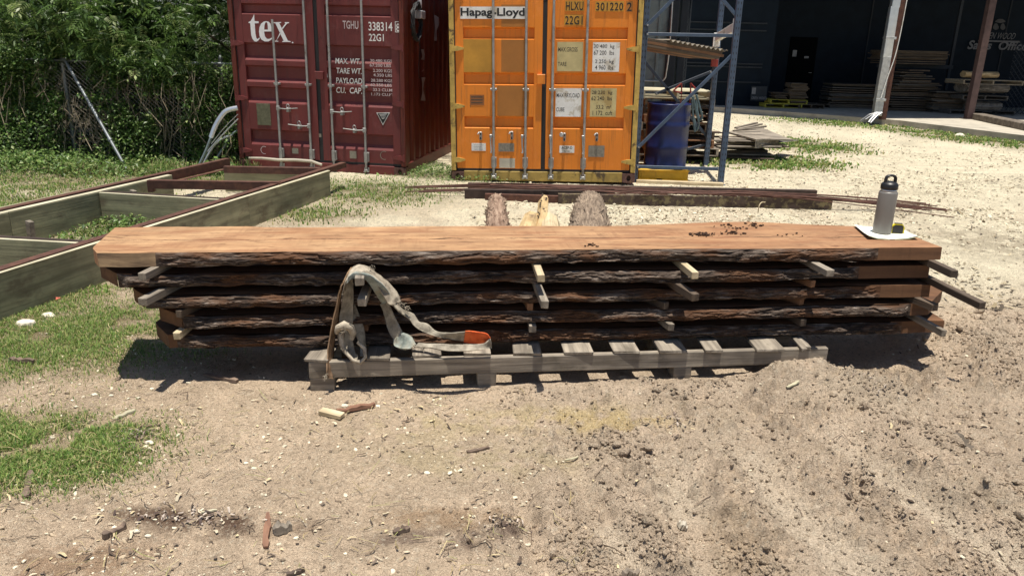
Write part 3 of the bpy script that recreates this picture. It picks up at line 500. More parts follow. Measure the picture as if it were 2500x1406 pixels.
# stickers: front end centre px, root px, z of top, width, extra back length, material, where
ST = [(345, 667, 378, 651, 0, .040, 'g', 'uppermost sticker at the left end with a splintered end, under the top slab'),
      (877, 679, 880, 655, 0, .045, 'g', 'sticker end under the top slab that the webbing sling hangs over'),
      (1321, 671, 1310, 642, 0, .038, 'p', 'bright sticker under the top slab at the middle, directly above another'),
      (1698, 664, 1671, 642, 0, .037, 'p', 'pale sticker under the top slab right of the middle'),
      (2029, 659, 1986, 637, 0, .042, 'g', 'grey sticker jutting from under the top slab near its sawn right part'),
      (2332, 661, 2280, 637, 0, .042, 'd', 'brown sticker poking past the right end of the top slab'),
      (346, 728, 392, 705, 1, .046, 'g', 'wide pale grey sticker at the left end, one layer below the splintered one'),
      (883, 730, 896, 695, 1, .042, 'g', 'grey sticker framed by the webbing sling'),
      (1331, 735, 1313, 692, 1, .036, 'g', 'long light sticker sticking out below the bright middle one'),
      (1699, 718, 1654, 690, 1, .040, 'd', 'dark sticker in shade below the pale one right of the middle'),  # dark wood colour carries the shade of the sticker above
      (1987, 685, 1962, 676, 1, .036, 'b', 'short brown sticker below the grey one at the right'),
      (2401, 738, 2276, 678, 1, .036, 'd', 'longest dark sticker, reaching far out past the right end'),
      (434, 758, 448, 752, 2, .034, 'd', 'small dark sticker end at the left in the third gap'),
      (1295, 741, 1293, 738, 2, .034, 'b', 'stubby broken sticker end in the third gap at the middle'),
      (1628, 738, 1620, 735, 2, .036, 'd', 'barely visible sticker end in the third gap right of the middle'),
      (1960, 728, 1944, 723, 2, .038, 'b', 'light brown sticker end in the third gap at the right'),
      (2285, 743, 2255, 731, 2, .044, 'd', 'dark sticker lying across the pointed slab at the right'),
      (430, 812, 446, 799, 3, .036, 'p', 'lowest sticker at the left end, its yellowish cut end lit by the sun'),
      (890, 792, 896, 775, 3, .034, 'b', 'lowest sticker behind the webbing sling'),
      (1301, 795, 1296, 773, 3, .038, 'g', 'lowest sticker at the middle, above the pallet boards'),
      (1640, 791, 1612, 770, 3, .038, 'g', 'lowest sticker right of the middle with a sunlit tip'),
      (1964, 780, 1943, 770, 3, .036, 'd', 'lowest dark sticker above the right end of the pallet'),
      (2307, 806, 2256, 778, 3, .030, 'g', 'lowest sticker at the right end, running slantwise along the bottom slab')]
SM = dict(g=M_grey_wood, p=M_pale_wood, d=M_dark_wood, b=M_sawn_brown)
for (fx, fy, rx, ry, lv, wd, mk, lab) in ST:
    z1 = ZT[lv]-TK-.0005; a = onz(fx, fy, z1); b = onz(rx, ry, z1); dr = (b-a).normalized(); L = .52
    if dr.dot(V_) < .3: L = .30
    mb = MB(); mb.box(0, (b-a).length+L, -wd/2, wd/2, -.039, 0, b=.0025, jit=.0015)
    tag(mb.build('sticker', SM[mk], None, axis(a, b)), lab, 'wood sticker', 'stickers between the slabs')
# ---------------------------------------------------------------- pallet
pa = onz(752, 884, .165); pb = onz(2024, 850, .165); MPa = axis(pa, pb); Lp = (pb-pa).length; RZ = .165
pal = thing('long_pallet', 'long weathered grey pallet under the slab stack, its right end buried in dirt', 'pallet', MPa @ T(0, 0, -RZ))
def pu(px, py, z): q = MPa.inverted() @ onz(px, py, z); return q.x, q.y
for k, yy in enumerate((0, .42, .88)):
    mb = MB(); mb.box(0, Lp, yy, yy+.038, -.09, 0, b=.004, jit=.002); mb.build('stringer', M_grey_wood, pal, MPa)
DB = [(739, 801, 878, 755, 828, 849), (893, 952, 873, 896, 958, 839), (1005, 1079, 866, 1003, 1077, 836), (1131, 1201, 862, 1128, 1196, 832), (1252, 1324, 862, 1249, 1315, 826), (1377, 1451, 860, 1364, 1438, 828), (1497, 1565, 857, 1479, 1543, 822), (1610, 1681, 856, 1588, 1658, 822), (1722, 1767, 855, 1702, 1748, 827), (1849, 1919, 853, 1818, 1892, 822), (1956, 1985, 851, 1922, 1969, 822)]
for (x0, x1, yf, r0_, r1_, yr) in DB:
    a = (onz(x0, yf, RZ+.018)+onz(x1, yf, RZ+.018))/2; b = (onz(r0_, yr, RZ+.018)+onz(r1_, yr, RZ+.018))/2; wd = (onz(x0, yf, RZ+.018)-onz(x1, yf, RZ+.018)).length*.96
    b2 = a+(b-a).normalized()*.94; mb = MB()
    if x0 == 1956: mb.box(.03, .94, -wd/2, 0, -.017, 0, b=.003, jit=.002); mb.box(.0, .94, .002, wd*.45, -.017, 0, b=.003, jit=.004)
    else: mb.box(random.uniform(0, .006), .94, -wd/2, wd/2, -.017, 0, b=.003, jit=.0022)
    mb.build('deck_board', M_grey_wood, pal, axis(a, b2))
for (x0, x1) in ((.005, .125), (.86, .96), (1.93, 2.03), (2.68, 2.80)):
    for yy in (0.004, .42, .85): mb = MB(); mb.box(x0, x1, yy, yy+.085, -RZ-.01, -.0905, b=.004, jit=.003); mb.build('block', M_grey_wood, pal, MPa)
for x0 in (.005, .86, 1.93, 2.68): mb = MB(); mb.box(x0+.01, x0+.10, .1, .84, -RZ-.005, -RZ+.014, b=.003); mb.build('bottom_board', M_grey_wood, pal, MPa)
# ---------------------------------------------------------------- webbing sling
def webbing(name, c1, c2, c3=None):
    m, t, b = nodes(name); v = coords(t, (1, 1, 1)); n = noise(t, v, 22, 5, .6); c = mix(t, ramp(t, n, (.35, g3(0)), (.65, g3(1))), c1, c2)
    c = mix(t, ramp(t, noise(t, v, 14, 6, .7), (.5, g3(0)), (.68, g3(.75))), c, tuple(q*.38 for q in c1))
    if c3: c = mix(t, ramp(t, noise(t, v, 9, 4), (.5, g3(0)), (.62, g3(.9))), c, c3)
    wv = noise(t, coords(t, (1, 1, 1)), 420, 2); t.links.new(c, b.inputs[0]); b.inputs['Roughness'].default_value = .95; b.inputs['Specular IOR Level'].default_value = .15
    bb = bump(t, b, wv, .7, .002); bump(t, b, n, .5, .004, bb); return m
M_web = webbing('webbing', (.20, .175, .14), (.40, .36, .29)); M_web_b = webbing('webbing_brown', (.20, .13, .08), (.33, .22, .14)); M_web_t = webbing('webbing_teal', (.19, .22, .20), (.33, .36, .33), (.30, .28, .22)); M_fray = webbing('frayed_webbing', (.26, .22, .17), (.50, .44, .35)); M_otag = webbing('orange_label', (.62, .10, .03), (.72, .17, .06))
sl = thing('lifting_sling', 'frayed grey webbing sling with an orange tag, looped over sticker ends onto the pallet', 'sling', T(*fp(880, 700, .1)))
def cr(P, k=6):
    P = [np.array(p, float) for p in P]; out = []
    for i in range(len(P)-1):
        a, b, c, d = P[max(i-1, 0)], P[i], P[i+1], P[min(i+2, len(P)-1)]
        for j in range(k): t = j/k; out.append(.5*((2*b)+(-a+c)*t+(2*a-5*b+4*c-d)*t*t+(-a+3*b-3*c+d)*t**3))
    out.append(P[-1]); return np.array(out)
def ribbon(name, rows, mat, th=.003, wob=.005, parent=sl):
    Q = cr(rows); nn = len(Q); nc = 6; V = np.zeros((nn, nc, 3))
    for i, (x0, y0, o0, x1, y1, o1) in enumerate(Q):
        a = fp(x0, y0, o0); b = fp(x1, y1, o1)
        for j in range(nc): s = j/(nc-1); V[i, j] = a*(1-s)+b*s
    tu = np.gradient(V, axis=0); tw = np.gradient(V, axis=1); nrm = np.cross(tu, tw); nrm /= np.linalg.norm(nrm, axis=-1, keepdims=True)+1e-9
    V += nrm*(fbm(np.arange(nn)[:, None]*.3+0*V[..., 0], np.arange(nc)[None]*.6+0*V[..., 0], 1., 3, len(name))[..., None]-.5)*wob*2
    A = V+nrm*th/2; B = V-nrm*th/2; P = np.concatenate([A.reshape(-1, 3), B.reshape(-1, 3)]); i0 = np.arange(nn*nc).reshape(nn, nc); i1 = i0+nn*nc; Fs = []
    Fs.append(np.stack([i0[:-1, :-1], i0[1:, :-1], i0[1:, 1:], i0[:-1, 1:]], -1).reshape(-1, 4)); Fs.append(np.stack([i1[:-1, :-1], i1[:-1, 1:], i1[1:, 1:], i1[1:, :-1]], -1).reshape(-1, 4))
    for c_ in (0, nc-1): Fs.append(np.stack([i0[:-1, c_], i1[:-1, c_], i1[1:, c_], i0[1:, c_]], -1))
    for r_ in (0, nn-1): Fs.append(np.stack([i0[r_, :-1], i0[r_, 1:], i1[r_, 1:], i1[r_, :-1]], -1))
    me = npmesh(name, P, np.concatenate(Fs), mat, smooth=True); return link(name, me, parent)
ribbon('strap', [(846, 700, .05, 836, 720, .16), (850, 672, .04, 842, 692, .17), (862, 650, .02, 856, 677, .178), (880, 645, .02, 877, 673, .18), (898, 650, .03, 900, 677, .178), (920, 666, .04, 915, 690, .17), (946, 688, .05, 930, 712, .16), (970, 716, .06, 945, 738, .14), (978, 735, .06, 955, 745, .14)], M_fray, .004)
ribbon('strap', [(858, 652, .03, 838, 690, .12), (838, 694, .06, 832, 700, .13), (832, 730, .06, 824, 736, .13), (822, 790, .07, 811, 792, .13), (816, 850, .08, 802, 850, .15), (814, 900, .13, 798, 902, .19), (812, 925, .17, 800, 922, .19)], M_web_b, .007)
ribbon('strap', [(845, 688, .11, 860, 676, .04), (840, 700, .10, 862, 695, .05), (834, 740, .09, 862, 735, .05), (828, 780, .08, 862, 780, .05), (824, 820, .08, 860, 820, .06), (830, 850, .10, 864, 845, .08), (850, 872, .14, 868, 862, .12), (872, 884, .16, 874, 866, .14)], M_web)
ribbon('strap', [(864, 750, .02, 866, 740, .02), (862, 790, .03, 880, 775, .02), (870, 820, .05, 890, 805, .04), (880, 850, .08, 893, 840, .08), (878, 872, .12, 892, 868, .13)], M_web)
ribbon('strap', [(850, 676, .185, 846, 692, .18), (868, 664, .19, 862, 680, .185), (900, 670, .19, 893, 684, .18), (926, 688, .18, 915, 714, .12), (948, 712, .12, 930, 738, .06), (955, 735, .10, 934, 742, .06)], M_web_t, .006)
ribbon('strap', [(948, 734, .08, 928, 742, .05), (954, 752, .08, 936, 762, .05), (968, 782, .09, 943, 792, .06), (980, 805, .11, 952, 815, .08), (984, 826, .13, 966, 834, .1)], M_web)
ribbon('strap', [(962, 735, .07, 955, 740, .12), (985, 755, .08, 975, 762, .12), (1010, 766, .09, 996, 776, .12), (1022, 784, .10, 1012, 796, .12), (1044, 790, .12, 1030, 808, .13), (1066, 808, .15, 1062, 820, .16), (1100, 812, .18, 1092, 826, .16), (1138, 808, .19, 1134, 832, .15)], M_web, .005)
ribbon('orange_tag', [(1136, 807, .195, 1132, 835, .155), (1160, 810, .20, 1156, 838, .155), (1186, 814, .205, 1184, 842, .15), (1197, 824, .20, 1199, 846, .15)], M_otag, .006)
ribbon('strap', [(1197, 826, .20, 1200, 850, .17), (1180, 838, .21, 1184, 852, .22), (1140, 842, .21, 1146, 857, .24), (1090, 840, .22, 1094, 857, .25), (1050, 840, .21, 1050, 850, .24), (1022, 838, .19, 1010, 848, .21)], M_web, .006)
ribbon('strap', [(984, 812, .12, 962, 828, .09), (1002, 820, .15, 965, 845, .12), (1014, 838, .19, 985, 852, .18), (1016, 842, .2, 1004, 851, .2)], M_web_t, .012, .004)
mb = MB(); pts = [fp(x, y, o) for x, y, o in ((822, 812, .12), (826, 800, .145), (840, 793, .155), (856, 800, .15), (862, 815, .14), (858, 830, .15))]; mb.tube(pts, [.012, .018, .022, .021, .018, .010], 10)
pts = [fp(x, y, o) for x, y, o in ((834, 812, .13), (834, 840, .14), (846, 862, .16), (862, 880, .175), (880, 885, .18), (892, 872, .17), (890, 850, .15), (872, 835, .14))]; mb.tube(pts, [.016, .013, .010, .009, .009, .009, .010, .008], 8)
mb.build('leather_eye', M_fray, sl)
mb = MB()
for cxx, cyy, off, k, sp in ((975, 742, .13, 26, 12), (992, 752, .12, 14, 12), (795, 918, .2, 22, 7), (838, 800, .17, 22, 11), (905, 655, .08, 16, 14), (1030, 850, .23, 12, 8), (1012, 846, .22, 10, 6)):
    for _ in range(k):
        a = fp(cxx+random.gauss(0, sp*.4), cyy+random.gauss(0, sp*.3), off); d_ = Vector((random.gauss(0, 1), random.gauss(-.4, 1), random.gauss(0, 1))).normalized()*random.uniform(.008, .022)
        mb.tube([a, a+d_*.6, a+d_+Vector((0, 0, -.004))], [.0016, .0012, .0006], 4, caps=False)
mb.build('frayed_threads', M_fray, sl)
# ---------------------------------------------------------------- bottle, tape measure, paper
zt = .7025; bp = onz(2152, 568, zt+.004); MBt = T(bp.x, bp.y, zt+.004) @ Matrix.Diagonal((1.42, 1.42, 1.19, 1))
bt = thing('water_bottle', 'grey steel water bottle with a black loop-handle cap, standing on the folded paper', 'water bottle', MBt)
M_btl = flat('bottle_grey', (.20, .19, .175), .42, .1, .04, 20, bst=.03); M_blk = flat('matt_black_plastic', (.012, .012, .014), .42, 0, .1)
R = .0365; mb = MB(); mb.lathe([(R-.004, 0), (R-.001, .002), (R, .006), (R, .2), (R-.0015, .206), (R-.006, .2105)], 40); mb.build('body', M_btl, bt, MBt)
mb = MB(); mb.lathe([(R-.006, .2105), (R-.0055, .213), (R-.0055, .221)], 40); mb.build('steel_rim', M_alu, bt, MBt)
mb = MB(); mb.lathe([(R-.0035, .2212), (R-.003, .224), (R-.003, .242), (R-.006, .248), (R-.015, .256), (R-.019, .2575)], 40)
HP = [(-.0195, .246), (-.0195, .268), (-.017, .279), (-.009, .285), (0, .2865), (.009, .285), (.017, .279), (.0195, .268), (.0195, .246)]
Qh = cr([(a, 0, c) for a, c in HP], 4); mb.tube([tuple(q) for q in Qh], .0062, 8, flat=1.5); mb.build('cap', M_blk, bt, MBt)
tp = onz(2190, 569, zt+.004); MTp = frame((tp.x, tp.y, zt+.003), -.25); M_tpy = flat('bright_yellow', (.75, .62, .02), .4)
tm = thing('tape_measure', 'black and yellow tape measure beside the bottle on the paper', 'tape measure', MTp)
mb = MB(); mb.prism([(-.032, 0), (.030, 0), (.034, .006), (.034, .040), (.022, .056), (-.020, .056), (-.034, .044), (-.034, .004)], -.014, .014); mb.build('case', M_tpy, tm, MTp)
mb = MB(); mb.prism([(-.030, .003), (.026, .003), (.026, .044), (.018, .052), (-.018, .052), (-.032, .040)], -.019, -.0145); mb.prism([(-.030, .003), (.026, .003), (.026, .044), (.018, .052), (-.018, .052), (-.032, .040)], .0145, .019); mb.box(-.022, .020, -.009, .009, .0565, .0615, b=.002); mb.build('grip', M_blk, tm, MTp)
mb = MB(); mb.box(.0345, .040, -.009, .009, .002, .004); mb.box(.0395, .041, -.01, .01, -.004, .006); mb.build('tape_hook', M_alu, tm, MTp)
M_paper = flat('paper', (.80, .81, .74), .8, 0, .03, 10, bst=.05)
mb = MB(); c4 = [onz(2082, 556, zt+.012), onz(2130, 581, zt+.012), onz(2226, 583, zt+.02), onz(2243, 574, zt+.02), onz(2205, 560, zt+.006), onz(2140, 553, zt+.004)]
def sheetgrid(corn, nuu=22, nvv=12, lift=None, th=.0015):
    a, b, c, d = [np.array(x) for x in corn]; V = []
    for i in range(nuu):
        for j in range(nvv): s, t_ = i/(nuu-1), j/(nvv-1); V.append((a*(1-s)+b*s)*(1-t_)+(d*(1-s)+c*s)*t_+np.array([0, 0, lift(s, t_)]))
    V = np.array(V); i0 = np.arange(nuu*nvv).reshape(nuu, nvv); Fq = np.stack([i0[:-1, :-1], i0[1:, :-1], i0[1:, 1:], i0[:-1, 1:]], -1).reshape(-1, 4); V2 = V-np.array([0, 0, th])
    bd = np.concatenate([i0[:, 0], i0[-1, 1:], i0[::-1, -1][1:], i0[0, ::-1][1:]]); ed = np.stack([bd[:-1], bd[1:], bd[1:]+len(V), bd[:-1]+len(V)], -1)
    return np.concatenate([V, V2]), np.concatenate([Fq, Fq[:, ::-1]+len(V), ed])
z0 = zt+.0025; A = onz(2084, 552, z0); B = onz(2118, 583, z0); Cc = onz(2240, 584, z0); D = onz(2200, 557, z0)
Vn, Fn = sheetgrid([B, Cc, D, A], lift=lambda s, t: .018*max(0, .35-t)*abs(s-.45)*2+.030*max(0, s-.8)*2*(1-t)+.028*max(0, .18-s)*3*(1-t*.3)+.0015*math.sin(s*9))
pp = link('folded_paper', npmesh('folded_paper', Vn, Fn, M_paper, smooth=True)); tag(pp, 'curled white folded paper lying under the bottle near the right end of the top slab', 'paper')
Vn2 = Vn.copy(); Vn2[:, 2] = np.maximum(Vn2[:, 2]-.0032, zt-.0006); Vn2[:, 0] += .004; Vn2[:, 1] -= .004
pp2 = link('under_sheet', npmesh('under_sheet', Vn2, Fn, flat('yellowed_paper', (.62, .66, .42), .8, bst=.05), smooth=True), pp)

# ---------------------------------------------------------------- writing
_tc = {}
def textmesh(s, bold=0., sp=1.):
    k = (s, bold, sp)
    if k not in _tc:
        c = bpy.data.curves.new('t', 'FONT'); c.body = s; c.size = 1; c.offset = bold; c.space_character = sp; c.resolution_u = 3; o = bpy.data.objects.new('t', c); S.collection.objects.link(o)
        dg = bpy.context.evaluated_depsgraph_get(); me = bpy.data.meshes.new_from_object(o.evaluated_get(dg)); v = np.array([p.co[:2] for p in me.vertices]); f = [tuple(p.vertices) for p in me.polygons]
        bpy.data.objects.remove(o); bpy.data.meshes.remove(me); bpy.data.curves.remove(c); _tc[k] = (v, f)
    return _tc[k]
def write(name, s, x0, x1, z0, z1, mat, parent, M, y=-.002, bold=0., sp=1., shear=0., zs=0.):
    """lettering as thin geometry filling the box x0..x1, z0..z1 of a face (face looks to local -Y)"""
    v, f = textmesh(s, bold, sp); a = v.min(0); b = v.max(0); q = (v-a)/(b-a); mb = MB()
    mb.add([(x0+(x1-x0)*p[0]+shear*(p[1]-.5)*(z1-z0), y, z0+(z1-z0)*p[1]+zs*p[0]) for p in q], f)
    return mb.build(name, mat, parent, M, fix=False)
class Face:
    def __init__(s, M): s.M = M; s.I = M.inverted(); s.n = (M.to_3x3() @ Vector((0, -1, 0))); s.o = M.translation
    def p(s, x, y, off=0.): q = s.I @ onp(x, y, s.o+s.n*off, s.n); return q.x, q.z
# ---------------------------------------------------------------- shipping containers
def container(M, name, label, paint_, side_, framem, sillm, hingem, styles, gasketm=M_rubber):
    Wd, Ht, Ln = 2.438, 2.591, 6.058; root = thing('shipping_container', label, 'shipping container', M)
    mb = MB()
    for x0 in (0, Wd-.062): mb.box(x0, x0+.062, .0, .12, .13, Ht-.12, b=.004)
    mb.box(0.06, Wd-.06, .03, .13, Ht-.22, Ht, b=.004); mb.build('door_frame', framem, root, M)
    mb = MB(); mb.box(.165, Wd-.165, .01, .12, .0, .125, b=.004); mb.build('door_sill', sillm, root, M)
    M_cast = flat('corner_casting', (.12, .06, .05), .7, .2, .4, 14, (.2, .12, .06), .6, .55)
    for x0 in (0, Wd-.165):
        for z0 in (-.003, Ht-.115):
            mb = MB(); hx, hz, rx, rz = x0+.083, z0+.06, .028, .040; n = 16; ring = [(hx+rx*math.cos(a), hz+rz*math.sin(a)) for a in [2*math.pi*(i+.5)/n for i in range(n)]]
            out = []
            for a in [2*math.pi*(i+.5)/n for i in range(n)]: k = 1/max(abs(math.cos(a))/.083, abs(math.sin(a))/.06); out.append((hx+k*math.cos(a), hz+k*math.sin(a)))
            V = [(p[0], 0, p[1]) for p in out]+[(p[0], 0, p[1]) for p in ring]+[(p[0], .05, p[1]) for p in ring]+[(p[0], .17, p[1]) for p in out]
            Fs = []
            for i in range(n): j = (i+1) % n; Fs += [(i, j, n+j, n+i), (n+i, n+j, 2*n+j, 2*n+i), (i, j, 3*n+j, 3*n+i)]
            Fs += [tuple(range(2*n, 3*n))[::-1], tuple(range(3*n, 4*n))]; mb.add(V, Fs); mb.build('corner_casting', M_cast, root, M)
    # shell
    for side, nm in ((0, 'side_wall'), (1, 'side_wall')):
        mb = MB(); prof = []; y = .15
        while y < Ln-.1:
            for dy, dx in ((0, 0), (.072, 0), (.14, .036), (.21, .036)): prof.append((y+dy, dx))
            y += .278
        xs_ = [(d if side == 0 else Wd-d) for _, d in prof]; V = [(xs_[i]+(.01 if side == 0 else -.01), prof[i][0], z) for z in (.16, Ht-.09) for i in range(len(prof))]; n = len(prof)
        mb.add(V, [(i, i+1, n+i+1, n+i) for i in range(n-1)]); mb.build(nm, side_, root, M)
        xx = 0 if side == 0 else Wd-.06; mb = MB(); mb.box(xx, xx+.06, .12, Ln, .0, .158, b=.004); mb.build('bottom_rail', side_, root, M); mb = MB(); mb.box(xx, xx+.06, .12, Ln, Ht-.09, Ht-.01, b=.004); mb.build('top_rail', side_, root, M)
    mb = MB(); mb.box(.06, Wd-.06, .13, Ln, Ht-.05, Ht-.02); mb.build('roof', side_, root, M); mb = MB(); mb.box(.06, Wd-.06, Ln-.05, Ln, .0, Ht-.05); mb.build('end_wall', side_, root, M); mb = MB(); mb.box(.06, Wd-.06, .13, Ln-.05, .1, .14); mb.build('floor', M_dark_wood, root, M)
    mid = Wd/2; DZ0, DZ1 = .158, Ht-.235; doors = []
    for k, (a, b) in enumerate(((.075, mid-.028), (mid+.028, Wd-.075))):
        tr = styles['troughs']; x0, x1 = a+.105, b-.105
        mb = MB(); y0 = .03
        mb.box(a, x0, y0, y0+.05, DZ0, DZ1, b=.003); mb.box(x1, b, y0, y0+.05, DZ0, DZ1, b=.003)
        prof = [(y0+.006, DZ0)]; 
        for (zt_, zl, zb) in sorted(tr, key=lambda t: t[2]): prof += [(y0+.006, zb), (y0+.052, zl), (y0+.052, zt_-.02), (y0+.006, zt_)]
        prof.append((y0+.006, DZ1))
        mb.extr(prof, x0, x1); mb.box(x0, x1, y0+.055, y0+.06, DZ0, DZ1)
        d = mb.build('door', paint_, root, M); doors.append((d, a, b, x0, x1)); d['label'] = 'left door leaf' if k == 0 else 'right door leaf'
    mb = MB(); mb.box(mid-.027, mid+.027, .045, .07, DZ0, DZ1); mb.box(.062, .074, .03, .07, DZ0, DZ1); mb.box(Wd-.074, Wd-.062, .03, .07, DZ0, DZ1); mb.box(.075, Wd-.075, .035, .075, .127, .157); mb.box(mid-.034, mid-.028, .034, .05, DZ0, DZ1); mb.box(mid+.028, mid+.034, .034, .05, DZ0, DZ1)
    mb.build('door_gasket', gasketm, root, M)
    for hz in styles['hinges']:
        for sx in (0, 1):
            mb = MB(); X0 = .02 if sx == 0 else Wd-.02; X1 = .185 if sx == 0 else Wd-.185; s = 1 if sx == 0 else -1
            V = []
            for x, hh, yy in ((X0, .035, -.004), (X0+s*.09, .030, .0), (X1, .010, .022)): V += [(x, yy, hz-hh), (x, yy, hz+hh), (x, .034, hz+hh), (x, .034, hz-hh)]
            mb.add(V, [(0, 4, 5, 1), (4, 8, 9, 5), (1, 5, 6, 2), (5, 9, 10, 6), (0, 3, 7, 4), (4, 7, 11, 8), (8, 11, 10, 9), (0, 1, 2, 3)])
            mb.tube([(X0, .0, hz-.05), (X0, .0, hz+.05)], .014, 8); mb.build('hinge', hingem, root, M)
    return root, doors
def rods(fc, M, doors, specs, handles, Zb, Zm):
    for (x, topz), k in zip(specs, (0, 0, 1, 1)):
        d = doors[k][0]; mb = MB(); mb.tube([(x, -.022, .075), (x, -.022, topz)], .0165, 10); r = mb.build('lock_rod', M_rod, d, M)
        mb = MB(); mb.box(x-.035, x+.035, -.012, .034, Zb-.055, Zb+.075, b=.006); mb.tube([(x, -.022, Zb-.06), (x, -.022, Zb+.08)], .027, 10)
        for dx in (-.026, .026):
            for dz in (-.035, .055): mb.tube([(x+dx, -.018, Zb+dz), (x+dx, -.008, Zb+dz)], .006, 6)
        mb.build('rod_guide', M_rod, r, M)
        mb = MB(); mb.box(x-.042, x+.042, -.02, .034, Zm-.012, Zm+.016, b=.004); mb.tube([(x, -.022, Zm-.02), (x, -.022, Zm+.024)], .025, 10); mb.build('rod_bracket', M_rod, r, M)
        mb = MB(); mb.box(x-.022, x+.022, -.04, .0, .048, .075, b=.005); mb.tube([(x-.03, -.032, .035), (x-.01, -.036, .062)], .010, 6); mb.tube([(x+.03, -.032, .035), (x+.01, -.036, .062)], .010, 6); mb.box(x-.035, x+.035, -.01, .009, .03, .095, b=.004); mb.build('cam_lock', M_rod, r, M)
# red container
MR = frame((-3.905, 10.765, .0), math.radians(-9), math.radians(.2)); fR = Face(MR)
zz = lambda y, x=640: fR.p(x, y, -.03)[1]
trR = [(zz(y0), zz(y1), zz(y2)) for y0, y1, y2 in ((105, 137, 148), (160, 190, 201), (212, 240, 252), (316, 341, 354))]+[(zz(8), zz(-12), zz(-14)-.03), (2.33, 2.30, 2.27)]
trR = [t for t in trR if t[0] > t[1] > t[2]]; trR = trR[:4]+[(zz(36)+.14, zz(36)+.03, zz(36))]
hR = [fR.p(585, 106)[1], fR.p(595, 240)[1], fR.p(602, 368)[1], 2.32]
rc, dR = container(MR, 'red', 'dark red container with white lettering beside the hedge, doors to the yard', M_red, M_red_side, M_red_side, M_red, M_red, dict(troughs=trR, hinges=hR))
W_r = [(fR.p(676, 200)[0], fR.p(664, 48)[1]), (fR.p(752, 200)[0], 2.5), (fR.p(808, 200)[0], 2.5), (fR.p(889, 200)[0], 2.5)]
rods(fR, MR, dR, W_r, None, fR.p(685, 375)[1], fR.p(673, 205)[1])
def handle_h(fc, M, d, xr, z, dirn, loopf=.5, L=.30):
    mb = MB(); mb.box(xr-.016, xr+.03*dirn+.0, -.045, -.005, z-.03, z+.03, b=.005) if dirn > 0 else mb.box(xr-.03, xr+.016, -.045, -.005, z-.03, z+.03, b=.005)
    mb.tube([(xr+.02*dirn, -.038, z), (xr+.12*dirn, -.045, z-.006), (xr+.2*dirn, -.042, z+.002), (xr+L*dirn, -.05, z+.012)], [.012, .013, .011, .010], 8, flat=.6); mb.build('handle', M_rod, d, M)
    xl = xr+L*loopf*dirn; mb = MB(); mb.tube([(xl+.02*math.cos(a), -.03, z+.035+.024*math.sin(a)) for a in [i*math.pi/6 for i in range(13)]], .006, 6); mb.box(xl-.018, xl+.018, -.05, .03, z-.045, z+.012, b=.005); mb.build('handle_catch', M_rod, d, M)
for k, rx, py, dirn in ((0, 0, 266, 1), (0, 1, 306, -1), (1, 2, 274, 1), (1, 3, 316, -1)): handle_h(fR, MR, dR[k][0], W_r[rx][0], fR.p(720 if k == 0 else 850, py)[1], dirn)
mid = 2.438/2
mb = MB(); a = fR.p(785, 175); b = fR.p(799, 195); mb.box(mid-.03, mid+.09, -.012, .03, b[1], a[1], b=.004); mb.build('lock_box', M_red, rc, MR)
def fz(fc, x0, y0, x1, y1, off=-.025): a = fc.p(x0, y0, off); b = fc.p(x1, y1, off); return a[0], b[0], b[1], a[1]
# "tex"
G = [[(403, 232), (410, 350), (475, 355), (478, 385), (412, 388), (425, 560), (440, 630), (462, 645), (488, 618), (497, 632), (470, 670), (440, 688), (405, 680), (375, 640), (355, 580), (340, 400), (338, 385), (310, 380), (312, 365), (345, 350), (380, 290)],
     [(600, 352), (560, 358), (515, 395), (490, 450), (482, 520), (492, 600), (525, 655), (575, 683), (635, 684), (685, 655), (700, 628), (690, 622), (650, 642), (612, 640), (582, 605), (568, 540), (568, 490), (572, 420), (585, 380), (600, 366)],
     [(600, 352), (640, 360), (672, 395), (684, 450), (687, 520), (628, 520), (626, 430), (618, 385), (600, 366)], [(568, 490), (628, 490), (628, 520), (567, 520)],
     [(720, 370), (845, 365), (845, 378), (815, 385), (955, 670), (1000, 680), (1000, 692), (862, 692), (862, 680), (885, 672), (750, 388), (720, 382)],
     [(905, 368), (975, 368), (973, 383), (940, 392), (868, 485), (858, 462), (915, 390), (903, 382)], [(830, 525), (843, 550), (780, 650), (770, 670), (798, 676), (798, 688), (742, 686), (742, 675), (765, 668)],
     [(1032+13*math.cos(i*.785), 702+13*math.sin(i*.785)) for i in range(8)]]
mb = MB()
for g in G:
    pl = [fR.p(560+p[0]/6.696, p[1]/6.696, -.03) for p in g]; mb.add([(p[0], .033, p[1]) for p in pl], [tuple(range(len(pl)))])
mb.build('lettering', M_white_clean, dR[0][0], MR, fix=False)
Yf = .034
def wr(s, x0, y0, x1, y1, fc, M, d, mat, y=None, **k):
    y = y or (.0283 if y1 < 110 else Yf); a, b, c, e = fz(fc, x0, y0, x1, y1); return write('lettering', s, a, b, c, e, mat, d, M, y, **k)
for s, x0, y0, x1, y1 in (('TGHU', 836, 51, 875, 72), ('338314', 899, 54, 958, 77), ('8', 967, 58, 976, 78), ('22G1', 900, 83, 937, 102)):
    wr(s, x0, y0, x1, y1, fR, MR, dR[1][0], M_ltr_worn if s == 'TGHU' else M_white, bold=.012)
a, b, c, e = fz(fR, 964, 53, 979, 80); mb = MB()
for q in ((a, b, c, c+.008), (a, b, e-.008, e), (a, a+.008, c, e), (b-.008, b, c, e)): mb.box(q[0], q[1], .0275, .029, q[2], q[3])
mb.build('lettering', M_white, dR[1][0], MR)
for s, x0, y0, x1, y1 in (('MAX. WT.', 818, 142, 880, 158), ('TARE WT.', 820, 166, 883, 182), ('PAYLOAD', 820, 190, 884, 206), ('CU.  CAP.', 820, 213, 884, 230)):
    wr(s, x0, y0, x1, y1, fR, MR, dR[1][0], M_white, bold=.01, shear=.1)
